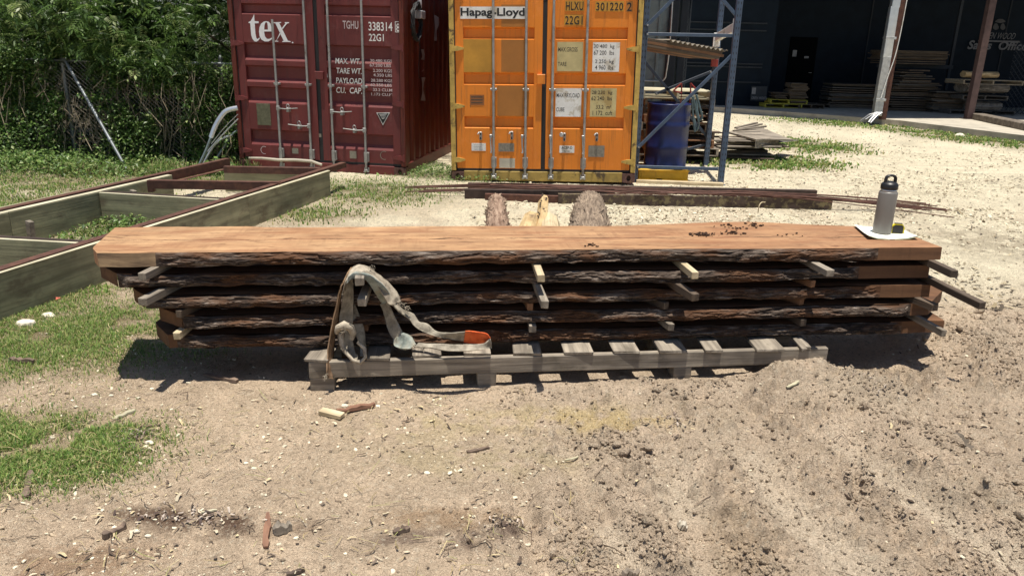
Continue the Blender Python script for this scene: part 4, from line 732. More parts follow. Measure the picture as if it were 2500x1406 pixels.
for s, x0, y0, x1, y1 in (('30.480 KGS', 903, 145, 957, 153), ('67.200 LBS', 902, 156, 954, 165), ('2.200 KGS', 910, 169, 957, 178), ('4.350 LBS', 911, 180, 957, 189), ('28.280 KGS', 905, 193, 958, 202), ('62.350 LBS', 904, 204, 956, 213), ('33.2 CU.M', 910, 216, 957, 225), ('1.173 CU.FT.', 906, 227, 963, 236)):
    wr(s, x0, y0, x1, y1, fR, MR, dR[1][0], M_ltr_worn, bold=.008)
# plates, stickers
a, b, c, e = fz(fR, 625, 253, 662, 307); mb = MB(); mb.box(a, b, .028, .035, c, e, b=.002); mb.build('data_plate', M_plate_green, dR[0][0], MR)
P3 = [fR.p(917, 276), (fR.p(950, 276)), (fR.p(933, 307))]; mb = MB(); mb.prism(P3, .0315, .0345); mb.build('warning_triangle', M_white, dR[1][0], MR); cxy = (sum(p[0] for p in P3)/3, sum(p[1] for p in P3)/3)
mb = MB(); mb.prism([(cxy[0]+(p[0]-cxy[0])*.84, cxy[1]+(p[1]-cxy[1])*.84) for p in P3], .0300, .0313); mb.build('warning_triangle', M_black, dR[1][0], MR)
mb = MB(); 
for i, wdt in enumerate((.055, .05, .042, .03, .018)): mb.box(cxy[0]-wdt, cxy[0]+wdt, .0288, .0297, cxy[1]+.045-i*.018, cxy[1]+.050-i*.018)
mb.build('warning_text', M_white, dR[1][0], MR)
for (x0, y0, x1, y1, k, mt) in ((712, 362, 728, 376, 0, M_plate), (853, 369, 870, 388, 1, M_plate), (778, 327, 784, 336, 1, M_plate), (797, 181, 799, 190, 1, M_white)):
    a, b, c, e = fz(fR, x0, y0, x1, y1); mb = MB(); mb.box(a, b, .0325, .0355 if k < 9 else 0, c, e); mb.build('torn_sticker', mt, dR[k][0], MR)
for (cx_, cy_, k, rr) in ((645, 367, 0, .055), (938, 380, 1, .06)):
    q = fR.p(cx_, cy_, -.03); mb = MB(); A = [math.radians(t) for t in range(60, 300, 12)]; o_ = [(q[0]+rr*math.cos(t), q[1]+rr*math.sin(t)) for t in A]; i_ = [(q[0]+rr*.86*math.cos(t), q[1]+rr*.86*math.sin(t)) for t in A]
    n = len(A); mb.add([(p[0], .0345, p[1]) for p in o_+i_], [(i, i+1, n+i+1, n+i) for i in range(n-1)]); mb.build('chalk_mark', M_plate if k else M_ltr_worn, dR[k][0], MR, fix=False)
# bent bumper bar along the sill
q0 = [fR.p(x, y, .05) for x, y in ((608, 386), (640, 387), (680, 391), (720, 391), (760, 394), (786, 403))]; mb = MB(); mb.tube([(p[0], -.05, p[1]) for p in q0], [.014, .019, .021, .021, .021, .018], 8); mb.build('sill_bar', M_conc, rc, MR)
# right side of the red container: white remnants, meter box, cable coil
MRS = MR @ T(2.438, 0, 0) @ Matrix.Rotation(math.pi/2, 4, 'Z'); fS = Face(MRS)
for poly in ([(1028, 121), (1034, 121), (1037, 134), (1036, 147), (1028, 146), (1031, 138)], [(1029, 176), (1036, 168), (1033, 174)], [(1029, 190), (1039, 190), (1035, 202), (1033, 218), (1038, 240), (1039, 247), (1027, 246), (1031, 228), (1031, 205)], [(1060, 37), (1066, 40), (1071, 44), (1072, 60), (1066, 75), (1067, 100), (1060, 100), (1062, 70)]):
    pl = [fS.p(x, y, .004) for x, y in poly]; mb = MB(); mb.add([(p[0], -.004, p[1]) for p in pl], [tuple(range(len(pl)))]); mb.build('lettering', flat('greyed_letter', (.30, .26, .27), .7), rc, MRS, fix=False)
mb = MB(); mb.add([(p[0], -.0, p[1]) for p in [(0, 0)]], []) 
bx = fS.p(1027, 36, .06); z0_ = fS.p(1027, 47, .06)[1]; z1_ = fS.p(1027, 27, .06)[1]
mbx = thing('junction_box', 'grey electrical box with a white conduit on the side of the red container', 'electrical box', MRS @ T(bx[0], -.01, z0_))
mb = MB(); mb.box(bx[0]-.10, bx[0]+.10, -.10, -.005, z0_, z1_, b=.008); mb.build('box', flat('grey_plastic', (.42, .43, .45), .5), mbx, MRS); mb = MB(); mb.tube([(bx[0]-.03, -.055, z1_-.01), (bx[0]-.03, -.055, z1_+.1), (bx[0]+.0, -.055, z1_+.6)], .03, 10); mb.build('conduit', M_white, mbx, MRS)
mb = MB(); zc = (fS.p(1016, 5, .06)[1]+fS.p(1016, 97, .06)[1])/2; hh = abs(fS.p(1016, 5, .06)[1]-fS.p(1016, 97, .06)[1])/2; xc = fS.p(1018, 50, .06)[0]
pts = []
for i in range(150):
    a = i*2*math.pi/22; rr = 1+.05*math.sin(i*1.7); pts.append((xc+.17*rr*math.cos(a)+.03*math.sin(i*.3), -.03-.05*abs(math.sin(i*.37)), zc+hh*rr*.97*math.sin(a)-.03*(i % 5)/5))
mb.tube(pts, .012, 6); pts = [(xc+.12, -.04, zc-.1), (xc+.2, -.04, zc-.35), (xc+.12, -.04, zc-.62), (xc+.16, -.04, zc-.75)]; mb.tube(cr(pts, 5), .006, 5)
tag(mb.build('cable_coil', M_rubber, None, MRS), 'coil of black cable hanging on the side of the red container', 'cable coil')
# orange container
MO = frame((-.845, 10.14, .0), math.radians(-3.2), math.radians(-1.1)); fO = Face(MO)
zz = lambda y, x=1230: fO.p(x, y, -.03)[1]
trO = [(zz(y0), zz(y1), zz(y2)) for y0, y1, y2 in ((67, 93, 97), (178, 204, 208), (285, 309, 314))]+[(zz(-44), zz(-19), zz(-15))]
hO = [fO.p(1104, 119)[1], fO.p(1108, 260)[1], fO.p(1115, 391)[1], 2.33]
oc, dO = container(MO, 'orange', 'bright orange container with data stickers and a worn yellow frame, right of the red one', M_orange, M_orange, M_frame_yel, M_sill_yel, M_frame_yel, dict(troughs=trO, hinges=hO))
W_o = [(fO.p(1205, 200)[0], 2.5), (fO.p(1284, 200)[0], 2.5), (fO.p(1349, 200)[0], 2.5), (fO.p(1430, 200)[0], 2.5)]
rods(fO, MO, dO, W_o, None, fO.p(1206, 398)[1], fO.p(1206, 219)[1])
for k, (x, dx) in enumerate(((W_o[0][0], -.03), (W_o[1][0], -.035), (W_o[2][0], -.008), (W_o[3][0], -.008))):
    zt2, zb2 = fO.p(1200, 328)[1], fO.p(1200, 372)[1]; mb = MB(); mb.box(x+dx-.022, x+dx+.012, -.05, -.01, zt2-.045, zt2, b=.005); mb.tube([(x+dx-.008, -.05, zt2-.03), (x+dx-.006, -.055, (zt2+zb2)/2), (x+dx+.004, -.06, zb2+.02), (x+dx-.004, -.065, zb2)], [.010, .008, .010, .013], 8, flat=.6); mb.build('handle', M_rod, dO[k//2][0], MO)
for k, (px, py) in enumerate(((1174, 331), (1250, 330), (1378, 334), (1457, 334))):
    q = fO.p(px, py, -.02); mb = MB(); mb.box(q[0]-.018, q[0]+.018, -.018, .036, q[1]-.06, q[1]+.05, b=.012)
    mb.box(q[0]-.008, q[0]+.008, -.021, -.018, q[1]-.05, q[1]-.02, mi=1); mb.box(q[0]-.008, q[0]+.008, -.021, -.018, q[1]+.01, q[1]+.035, mi=1); mb.tube([(q[0], -.02, q[1]+.04), (q[0]-.02, -.045, q[1]+.045), (q[0]-.035, -.05, q[1]+.02)], .009, 6); mb.build('handle_catch', [M_rod, M_black], dO[k//2][0], MO)
q = fO.p(1371, 328, -.02); mb = MB(); mb.lathe([(.026, 0), (.03, .004), (.03, .018), (.026, .022)], 16, T(q[0], -.03, q[1]) @ Matrix.Rotation(math.pi/2, 4, 'X')); tag(mb.build('padlock', M_galv, None, MO), 'round silver puck padlock on a latch of the orange container', 'padlock')
mb = MB(); a = fO.p(1311, 182); b = fO.p(1331, 206); mb.box(a[0], b[0], -.02, .03, b[1], a[1], b=.004); mb.build('lock_box', M_orange, oc, MO)
def card(px, k, mat, y=.034, nm='sticker', th=.0012): a, b, c, e = fz(fO, *px); mb = MB(); mb.box(a, b, y-th, y+.0008, c, e); return mb.build(nm, mat, dO[k][0], MO)
card((1123, 17, 1282, 47), 0, M_white, .0285, nm='name_plate'); a, b, c, e = fz(fO, 1124, 19, 1281, 46)
write('lettering', 'Hapag-Lloyd', a, b, c, e-.005, M_black, dO[0][0], MO, .0258, bold=.03)
card((1125, 96, 1202, 177), 0, M_or_patch2); card((1224, 97, 1288, 176), 0, M_or_patch1, .0343); card((1224, 12, 1286, 66), 0, M_or_patch1, .0345); card((1214, 210, 1290, 284), 0, M_or_patch1, .0345)
for (bx0, by0, bx1, by1, s, sp) in ((1381, 3, 1426, 27, 'HLXU', 1.1), (1455, 5, 1523, 28, '301220', 1.1), (1530, 5, 1544, 29, '2', 1), (1379, 38, 1424, 62, '22G1', 1.1)):
    card((bx0-1, by0-1, bx1, by1+1), 1, M_or_patch2 if s != '2' else M_or_patch1, .0285); a, b, c, e = fz(fO, bx0+1, by0+2, bx1-2, by1-1); write('lettering', s, a, b, c, e, M_black, dO[1][0], MO, .0258, bold=.012, sp=sp)
card((1361, 103, 1422, 175), 1, M_cream); card((1448, 104, 1511, 176), 1, M_white); card((1357, 216, 1418, 286), 1, M_white); card((1442, 216, 1503, 286), 1, M_cream)
for s, x0, y0, x1, y1 in (('MAX.GROSS', 1363, 116, 1410, 127), ('TARE', 1362, 152, 1383, 162), ('30 480  kg', 1450, 109, 1500, 121), ('67 200  lbs', 1450, 124, 1499, 135), ('2 250  kg', 1453, 146, 1498, 158), ('4 960  lbs', 1453, 160, 1497, 171),
                          ('MAX PAYLOAD', 1359, 228, 1415, 239), ('CUBE', 1358, 263, 1378, 273), ('28 230  kg', 1445, 222, 1495, 233), ('62 240  lbs', 1444, 236, 1494, 246), ('33.2  m³', 1455, 257, 1492, 267), ('1 172  cuft', 1447, 271, 1495, 282)):
    a, b, c, e = fz(fO, x0, y0, x1, y1); write('lettering', s, a, b, c, e, M_black, dO[1][0], MO, .0322, bold=.006)
card((1147, 232, 1182, 258), 0, flat('rust_label', (.30, .11, .03), .6), .0345)
mb = MB()
for i in range(3): a, b, c, e = fz(fO, 1150, 236+i*7, 1178, 239+i*7); mb.box(a, b, .0325, .0332, c, e)
mb.build('small_print', M_dark_wood, dO[0][0], MO)
card((1151, 350, 1186, 369), 0, M_white); card((1217, 350, 1255, 371), 0, M_plate, .033, 'data_plate', .003); card((1219, 387, 1257, 411), 0, flat('dirty_white', (.5, .47, .38), .7, 0, .15, 5), .0345)
card((1366, 356, 1402, 374), 1, M_white); card((1437, 356, 1475, 384), 1, M_plate, .033, 'data_plate', .003)
a, b, c, e = fz(fO, 1371, 358, 1397, 365); write('lettering', 'ACEP-D', a, b, c, e, M_black, dO[1][0], MO, .0322, bold=.015); a, b, c, e = fz(fO, 1377, 368, 1390, 372); write('lettering', 'N+3', a, b, c, e, M_black, dO[1][0], MO, .0322)
mb = MB()
for i in range(4): a, b, c, e = fz(fO, 1156, 354+i*4, 1181-(i*5) % 7, 355+i*4); mb.box(a, b, .0322, .0327, c, e)
mb.build('small_print', M_plate, dO[0][0], MO)
# two concrete blocks under the castings
# ---------------------------------------------------------------- steel beams and rods on the ground
def channel(nm, L, h, fl, t, mat, M, lab, grp='rusty steel channels lying in a row'):
    mb = MB(); mb.box(0, L, 0, t, 0, h, b=.002); mb.box(0, L, t, fl, h-t, h, b=.002); mb.box(0, L, t, fl, 0, t, b=.002); return tag(mb.build(nm, mat, None, M), lab, 'steel beam', grp)
def lay(x0, y0, x1, y1, z=0.): return axis(onz(x0, y0, z), onz(x1, y1, z)), (onz(x1, y1, z)-onz(x0, y0, z)).length
m_, L = lay(1134, 488, 1500, 494, -.005); channel('steel_beam', L, .125, .06, .008, M_rust_dark, m_, 'front left dark steel channel, ending under the two short brown ones')
m_, L = lay(1362, 500, 2030, 512, -.005); channel('steel_beam', L, .125, .06, .008, flat('lichen_rust', (.075, .05, .038), .85, 0, .3, 20, (.22, .18, .09), .8, .5), m_, 'front right steel channel, speckled with mud, nearest to the camera')
m_, L = lay(1141, 472, 2004, 490, -.005); channel('steel_beam', L, .10, .07, .008, M_rust_dark, m_ @ T(0, .14, 0), 'rearmost long dark steel channel along the orange container')
m_, L = lay(1184, 490, 1397, 497, .0); channel('steel_beam', L, .085, .05, .007, M_rust, m_ @ T(0, -.02, 0), 'short brown steel channel in front of the left half of the row')
m_, L = lay(1196, 459, 1407, 465, .115); channel('steel_beam', L, .035, .06, .006, M_rust, m_, 'short brown flat steel bar lying on top of the row of channels')
for k in range(26):
    lft = k < 12
    if lft: x0 = random.uniform(985, 1040); y0 = random.uniform(455, 470); x1 = random.uniform(1500, 1900); y1 = 470+random.uniform(-3, 4)+(x1-1500)*.022; 
    else: x0 = random.uniform(1480, 1700); y0 = 471+random.uniform(-3, 4); x1 = random.uniform(2235, 2328); y1 = random.uniform(494, 515)
    z0_, z1_ = (.03, .135) if lft else (.14, .03); a = onz(x0, y0, z0_); b = onz(x1, y1, z1_); c = a.lerp(b, .45); c.z = .138+.004*(k % 4); 
    if k == 25: b = onz(2330, 531, .01)
    P = cr([a, a.lerp(c, .5)+Vector((0, 0, .02 if not lft else 0)), c, c.lerp(b, .5)+Vector((0, random.uniform(-.03, .03), .01)), b], 4); mb = MB(); mb.tube([tuple(p) for p in P], .0058, 5); o = mb.build('rebar', M_rust)
    tag(o, 'thin rusty reinforcing rod jutting out left past the channels' if lft else 'thin rusty reinforcing rod jutting out right past the channels', 'rebar', 'reinforcing rods pointing left' if lft else 'reinforcing rods pointing right')
mb = MB(); a = onz(1852, 502, .12); mb.tube(cr([a+Vector((0, -.01, -.08)), a+Vector((.0, -.02, 0)), a+Vector((.04, .03, .03)), a+Vector((.10, .1, .02))], 4), .006, 5); tag(mb.build('twig', M_pale_wood), 'pale curled twig lying across the front steel channel', 'twig')
# ---------------------------------------------------------------- timber frame at the left
ZF = .30
def rail(pts2, nm, par, zt, w_, hgt, mat, inner=0):
    a, b = Vector(pts2[0]), Vector(pts2[1]); mb = MB(); L = (b-a).length; mb.box(0, L, 0 if inner else -w_, w_ if inner else 0, -hgt, 0, b=.003, jit=.001); return mb.build(nm, mat, par, axis(a, b))
fr_ = thing('timber_frame', 'long low frame of greenish treated planks topped with rusty steel angles, at the left', 'timber frame', T(-3.2, 7, 0))
# right (near) rail: outer face line
RA, RB = onz(0, 667, ZF), onz(805, 417, ZF); d_ = (RB-RA).normalized(); nr = Vector((d_.y, -d_.x, 0)); RA = RA-d_*1.6
RE = onz(846, 399, ZF+.01); 
def brd(nm, a, b, off0, off1, z0, z1, mat):
    MM = axis(a, b); mb = MB(); mb.box(0, (b-a).length, -off1, -off0, z0-a.z, z1-a.z, b=.003, jit=.001); return mb.build(nm, mat, fr_, MM)
segs = [0, .42, .72, 1.]
for i in range(3): brd('plank', RA.lerp(RB, segs[i])+d_*(.004 if i else 0), RA.lerp(RB, segs[i+1]), -.045+.002*(i % 2), .0+.002*(i % 2), -.01, ZF-.004, M_green_wood)
for i in range(3): brd('top_strip', RA.lerp(RB, segs[i])+d_*(.004 if i else 0), RA.lerp(RB, segs[i+1]), -.030, .006, ZF-.003, ZF+.004, M_whitish)  # whitish strip along the upper edge of each plank
mb = MB(); MM = axis(RA, RE); LL = (RE-RA).length; mb.box(0, LL, .006, .075, .004, .012, b=.001); mb.box(0, LL, .068, .075, -.055, .0035); mb.build('steel_angle', M_rust, fr_, MM)
mb = MB(); mb.box(LL*.80, LL, .004, .012, -.05, .0035); mb.build('steel_angle', M_rust, fr_, MM)
LA, LB = onz(0, 523, ZF), onz(420, 428, ZF); dl = (LB-LA).normalized(); LA = LA-dl*2.0; LE = onz(571, 390, ZF+.01)
MM = axis(LA, LB); LL2 = (LB-LA).length; 
for i in range(2): mb = MB(); mb.box(LL2*.5*i+.004*i, LL2*(i+1)*.5, -.002, .045, -.31, -.003, b=.003); mb.box(LL2*.5*i+.004*i, LL2*(i+1)*.5, .0, .060, -.0028, .004, b=.001, mi=1); mb.build('plank', [M_green_wood, M_whitish], fr_, MM)
mb = MB(); mb.box(0, LL2, .20, .24, -.31, .0, b=.003); mb.build('plank', M_green_wood, fr_, MM)
mb = MB(); MM = axis(LA, LE); LL3 = (LE-LA).length; mb.box(0, LL3, .055, .125, .005, .013, b=.001); mb.box(0, LL3, .055, .062, -.09, .0045); mb.box(LL3*.72, LL3, .0, .054, -.10, -.092); mb.build('steel_angle', M_rust, fr_, MM)
for (x0, y0, x1, y1, st) in ((-60, 581, 193, 595, 0), (241, 471, 542, 489, 0), (545, 409, 777, 412, 2)):
    a, b = onz(x0, y0, ZF-.004), onz(x1, y1, ZF-.004); MM = axis(a, b); L = (b-a).length; mb = MB(); mb.box(0, L, 0, .042, -.30, -.003, b=.003); mb.box(0, L, .0, .03, -.0028, .003, b=.001, mi=1); mb.build('cross_plank', [M_green_wood, M_whitish], fr_, MM)
    mb = MB(); mb.box(0, L+.02, .032, .075, .003, .009); mb.build('steel_angle', M_rust_dark, fr_, MM)
a, b = onz(358, 441, ZF+.03), onz(681, 446, ZF+.03); MM = axis(a, b); mb = MB(); L = (b-a).length; mb.box(0, L, 0, .07, -.006, .002, b=.001); mb.box(0, L, 0, .007, -.085, -.0065); mb.box(0, .05, -.003, .07, -.12, -.0065); mb.box(L-.06, L+.01, -.004, .07, -.15, -.0065); mb.build('steel_cross_angle', M_rust, fr_, MM)
a, b = onz(545, 408, ZF+.02), onz(781, 413, ZF+.02); MM = axis(a, b); mb = MB(); L = (b-a).length; mb.box(0, L, 0, .06, -.002, .006, b=.001); mb.box(0, L, 0, .007, -.07, -.0025); mb.build('steel_cross_angle', M_rust, fr_, MM)
for (x, y, zb) in ((72, 540, .02), (325, 465, .05)): q = onz(x, y, ZF-.03); mb = MB(); mb.box(-.035, .035, -.02, .02, -.27, -.0, b=.003); mb.build('stake', M_grey_wood, fr_, frame(q, -.6, .08))
for (x0, y0, x1, y1, lab, w_, mt) in ((40, 560, 70, 556, 'x', .02, 0),): pass
# ---------------------------------------------------------------- palm logs and bare wood behind the stack
M_fibre = wood('palm_fibre', (.15, .085, .055), (.42, .30, .22), (4, 40, 40), .95, bst=1.); M_fibre_g = wood('dry_palm_fibre', (.10, .07, .05), (.38, .29, .21), (4, 40, 40), .95, bst=1.)
def palm(label, far, near, rf, rn, mat, fib, grp=None):
    root = thing('palm_log', label, 'palm log', T(*near)); far, near = Vector(far), Vector(near); MM = axis(far, near); L = (near-far).length; mb = MB(); n = 60
    pts = []; rr = []
    for i in range(n+1): t = i/n; pts.append((t*L, .012*math.sin(t*9), 0)); rr.append((rf+(rn-rf)*min(1, t*1.6)**.6)*(1+.10*math.sin(t*60)*(.5)+random.uniform(-.05, .05))*(1 if i else .6))
    mb.tube(pts, rr, 20, smooth=False); mb.build('trunk', mat, root, MM); mb = MB()
    for k in range(fib):
        t = random.random()**1.4; a = random.uniform(-.3, math.pi+.3); i = int(t*n); r = rr[i]; l = random.uniform(.08, .26)*(rn/.12)**.5; p = Vector((t*L, math.cos(a)*r, math.sin(a)*r)); o = Vector((0, math.cos(a), math.sin(a)))
        s = -1 if random.random() < .8 else 1; e = p+Vector((s*l, random.gauss(0, .02), 0))+o*random.uniform(.0, .010)+Vector((0,0,-.01)); mm = (p+e)/2+o*.010; wv = Vector((0, -math.sin(a), math.cos(a)))*random.uniform(.004, .014)
        mb.add([p-wv, p+wv, mm+wv, mm-wv, e], [(0, 1, 2, 3), (3, 2, 4)])
    mb.build('fibre', mat, root, MM, fix=False)
palm('thin shaggy brown palm log lying behind the slab stack, left of the bare wood', onz(1212, 492, .17), onz(1216, 600, .10), .050, .088, M_fibre, 1500)
palm('thick shaggy greyish palm log lying behind the slab stack', onz(1440, 497, .25), onz(1440, 640, .2), .085, .16, M_fibre_g, 4200)
M_bare = wood('bare_yellow_wood', (.42, .27, .12), (.70, .54, .30), (2, 14, 14), .7, stain=(.10, .06, .04))
a, b = onz(1330, 482, .26), onz(1305, 600, .05); MM = axis(a, b); mb = MB(); P = [(0, 0, 0), (.12, .0, .0), (.6, .02, 0), (1.2, .0, 0), ((b-a).length, -.02, -.05)]; mb.tube(P, [.030, .055, .058, .07, .085], 5, smooth=False)
for q_ in range(14): t_ = .03+q_*.05; a_ = random.uniform(.6, 2.4); mb.tube([(t_, math.cos(a_)*.045, math.sin(a_)*.045), (t_+.02, math.cos(a_)*.058, math.sin(a_)*.058)], .008, 6, mi=1)
tag(mb.build('bare_log', [M_bare, M_dark_wood], None, MM), 'pale yellow debarked log with dark knot holes, pointing away between the palm logs', 'log')
mb = MB()
a, b = onz(1298, 535, .13), onz(1272, 600, .12); mb.tube([(0, 0, 0), (.02, 0, 0), ((b-a).length, 0, 0)], [.075, .085, .09], 9, smooth=False); tag(mb.build('bare_log', M_bare, None, axis(a, b)), 'short pinkish log end just behind the slab stack, left of the yellow log', 'log')
mb = MB(); a, b = onz(1340, 542, .10), onz(1345, 600, .10); mb.tube([(0, 0, 0), (.02, 0, 0), ((b-a).length, 0, 0)], [.085, .1, .11], 8, smooth=False); tag(mb.build('bare_log', M_pale_wood, None, axis(a, b)), 'short cream log end at the foot of the yellow log', 'log')
# ---------------------------------------------------------------- blue pallet rack
def post(mb, x, y, h=3.6, w_=.075, dpt=.07): mb.box(x-w_/2, x+w_/2, y-dpt/2, y+dpt/2, .0, h, b=.006)
rk = thing('pallet_rack', 'blue steel pallet rack right of the orange container, carrying planks and a white beam', 'pallet rack', T(2.2, 10.3, 0))
PX = dict(FL=(1.635, 10.33), FR=(2.795, 10.27), RL=(1.90, 12.25), RR=(3.05, 12.18)); M_blue_shaded = flat('shaded_blue_paint', (.022, .035, .06), .5, 0, .2, 10)  # rear braces get a darkened copy of the rack blue, shade in the colour
for k, (x, y) in PX.items():
    mb = MB(); post(mb, x, y); z = .1
    while z < 3.5: mb.box(x-.022, x-.012, y-.0362, y-.0352, z, z+.028, mi=1); mb.box(x+.012, x+.022, y-.0362, y-.0352, z, z+.028, mi=1); z += .076  # dark insides of the slots put on as thin black boxes
    mb.box(x-.06, x+.06, y-.05, y+.05, -.004, .008, mi=0); mb.build('post', [M_blue, M_black], rk)
def strut(p, q, nm='brace', mat=M_blue, w_=.042, par=rk): mb = MB(); L = (Vector(q)-Vector(p)).length; mb.box(0, L, -.012, .012, -w_/2, w_/2, b=.003); mb.tube([(.02, -.013, 0), (.02, -.022, 0)], .012, 6, mi=1); mb.tube([(L-.02, -.013, 0), (L-.02, -.022, 0)], .012, 6, mi=1); return mb.build(nm, [mat, M_galv], par, axis(p, q))
for (x0, y0, x1, y1) in ((1577, 84, 1797, 88), (1550, 407, 1757, 413), (1555, 362, 1790, 132), (1586, 65, 1660, -18), (1803, 45, 1740, -28)):
    a, b = ony(x0, y0, 10.285), ony(x1, y1, 10.285); a.x = 1.64 if abs(a.x-1.64) < .12 else a.x; strut(a, b)
for (x0, y0, x1, y1) in ((1573, 150, 1735, 345), (1735, 350, 1600, 385), (1600, 230, 1738, 175)): strut(ony(x0, y0, 12.2), ony(x1, y1, 12.2), mat=M_blue_shaded)
a, b = ony(1797, 66, 10.4), ony(1750, 93, 12.1); mb = MB(); L = (b-a).length; mb.box(0, L, -.03, .03, -.055, .055, b=.005); mb.box(0, L, -.036, -.031, -.012, .012); mb.box(-.01, .015, -.045, .045, -.10, .10, b=.003); mb.box(L-.015, L+.01, -.05, .05, -.13, .07, b=.003); mb.build('load_beam', M_white, rk, axis(a, b))
mb = MB(); q = ony(1745, 155, 12.1); mb.box(q.x-.05, q.x+.05, 12.09, 12.14, q.z-.05, q.z+.06, b=.003); mb.build('beam_connector', M_red_ins, rk)
# planks with a corrugated sheet on the rack
A0, B0 = Vector((1.69, 10.42, 1.80)), Vector((2.90, 11.25, 1.655)); MM = axis(A0, B0); L = (B0-A0).length
pk = 0
for lay_ in range(3):
    for j in range(4):
        mb = MB(); mb.box(random.uniform(-.02, .03), L+random.uniform(-.06, .04), j*.16+.0, j*.16+.15, -.03+lay_*.036, .004+lay_*.036, b=.003, jit=.001)
        tag(mb.build('plank', M_sawn_brown if (lay_+j) % 2 else M_dark_wood, None, MM), 'rough brown plank lying on the blue rack under the corrugated sheet', 'plank', 'planks lying on the blue rack')
mb = MB(); n = 100; V = []
for i in range(n+1):
    t = i/n; x = .35+t*(L-.30); zc = .092+.016*math.sin(i*math.pi*2/8)
    for y in (-.04, .7): V.append((x, y, zc+.0)); V.append((x, y, zc-.006))
mb.add(V, [(4*i, 4*i+2, 4*i+6, 4*i+4) for i in range(n)]+[(4*i+1, 4*i+5, 4*i+7, 4*i+3) for i in range(n)]+[(4*i, 4*i+4, 4*i+5, 4*i+1) for i in range(n)], smooth=False)
tag(mb.build('corrugated_sheet', flat('old_fibre_sheet', (.20, .175, .14), .9, 0, .3, 6), None, MM), 'grey corrugated roofing sheet on top of the planks on the blue rack', 'roofing sheet')
# crate and drum, board on the ground
a, b = onz(1553, 447, .0), onz(1765, 455, .0); mb = MB(); MM = axis(a, b); mb.box(0, (b-a).length, -.04, .05, 0.005, .045, b=.003); tag(mb.build('ground_board', M_pale_wood, None, MM), 'pale board lying along the feet of the blue rack', 'board')
ML = T(1.70, 10.40, 0); cr_ = thing('yellow_crate', 'yellow plastic spill crate under the blue drum', 'crate', ML); mb = MB()
mb.box(0, .68, 0, .03, .045, .160, b=.006); mb.box(0, .25, 0, .03, 0, .0449); mb.box(.33, .68, 0, .03, 0, .0449); mb.box(0, .03, .031, .6, 0, .165); mb.box(.65, .68, .031, .6, 0, .165); mb.box(0, .68, .601, .63, 0, .165); mb.box(.0305, .6495, .031, .6, .13, .15)
mb.box(.05, .056, -.008, -.0005, .01, .15); mb.box(.62, .626, -.008, -.0005, .01, .15); mb.box(-.012, .692, -.012, -.0005, .151, .17, b=.004); mb.build('body', M_yellow, cr_, ML)
dx = (ony(1568, 330, 10.72).x+ony(1690, 330, 10.72).x)/2; MD = T(dx+.0, 10.74, .17); dr = thing('drum', 'dark blue steel drum standing on the yellow crate behind the rack', 'drum', MD)
R = .292; pr = [(R-.02, 0), (R, .004), (R+.004, .012), (R, .02)]
for z in (.28, .58):
    pr += [(R, z-.03), (R+.012, z), (R, z+.03)]
for z in (.08, .13, .18, .66, .70, .74): pass
pr += [(R, .66), (R+.003, .675), (R, .69), (R+.003, .705), (R, .72), (R, .84), (R+.004, .85), (R+.006, .862), (R-.004, .87), (R-.02, .862), (R-.022, .845)]
mb = MB(); mb.lathe(sorted(pr[:-5], key=lambda t: t[1])+pr[-5:], 48); mb.build('shell', M_navy, dr, MD); mb = MB(); mb.tube([(.12, .05, .846), (.12, .05, .862)], .03, 12); mb.build('bung', M_galv, dr, MD)
# red tubular stands on the drum, hose
for k, (x0, x1, lab) in enumerate(((1644, 1664, 'red tubular clamp standing on the drum, left of the pair'), (1686, 1702, 'red tubular clamp standing on the drum, right of the pair'))):
    s = 1 if k == 0 else -1; P = [ony(x0 if k == 0 else x1, 222, 10.75), ony(x1 if k == 0 else x0, 204, 10.75), ony(x1 if k == 0 else x0, 228, 10.75), ony(x0 if k == 0 else x1, 222, 10.75)]; mb = MB(); mb.tube(P[:2], .012, 6); mb.tube(P[1:3], .010, 6); mb.tube(P[2:], .012, 6); lo = P[2].copy(); lo.z = 1.04; mb.tube([P[2], lo], .006, 6); tag(mb.build('clamp', M_red_ins), lab, 'clamp')
M_hose = flat('teal_hose', (.09, .14, .16), .6); mb = MB()
for loop in ([(1690, 240), (1692, 280), (1697, 322)], [(1692, 236), (1700, 275), (1706, 302), (1700, 318), (1695, 290)], [(1700, 232), (1708, 262), (1714, 285), (1708, 293), (1702, 270), (1700, 245)]):
    P = [ony(x, y, 10.46+.02*i) for i, (x, y) in enumerate(loop)]; mb.tube([tuple(p) for p in cr(P, 6)], .015, 7)
tag(mb.build('hose', M_hose), 'grey-green hose hanging in loops beside the blue drum', 'hose')
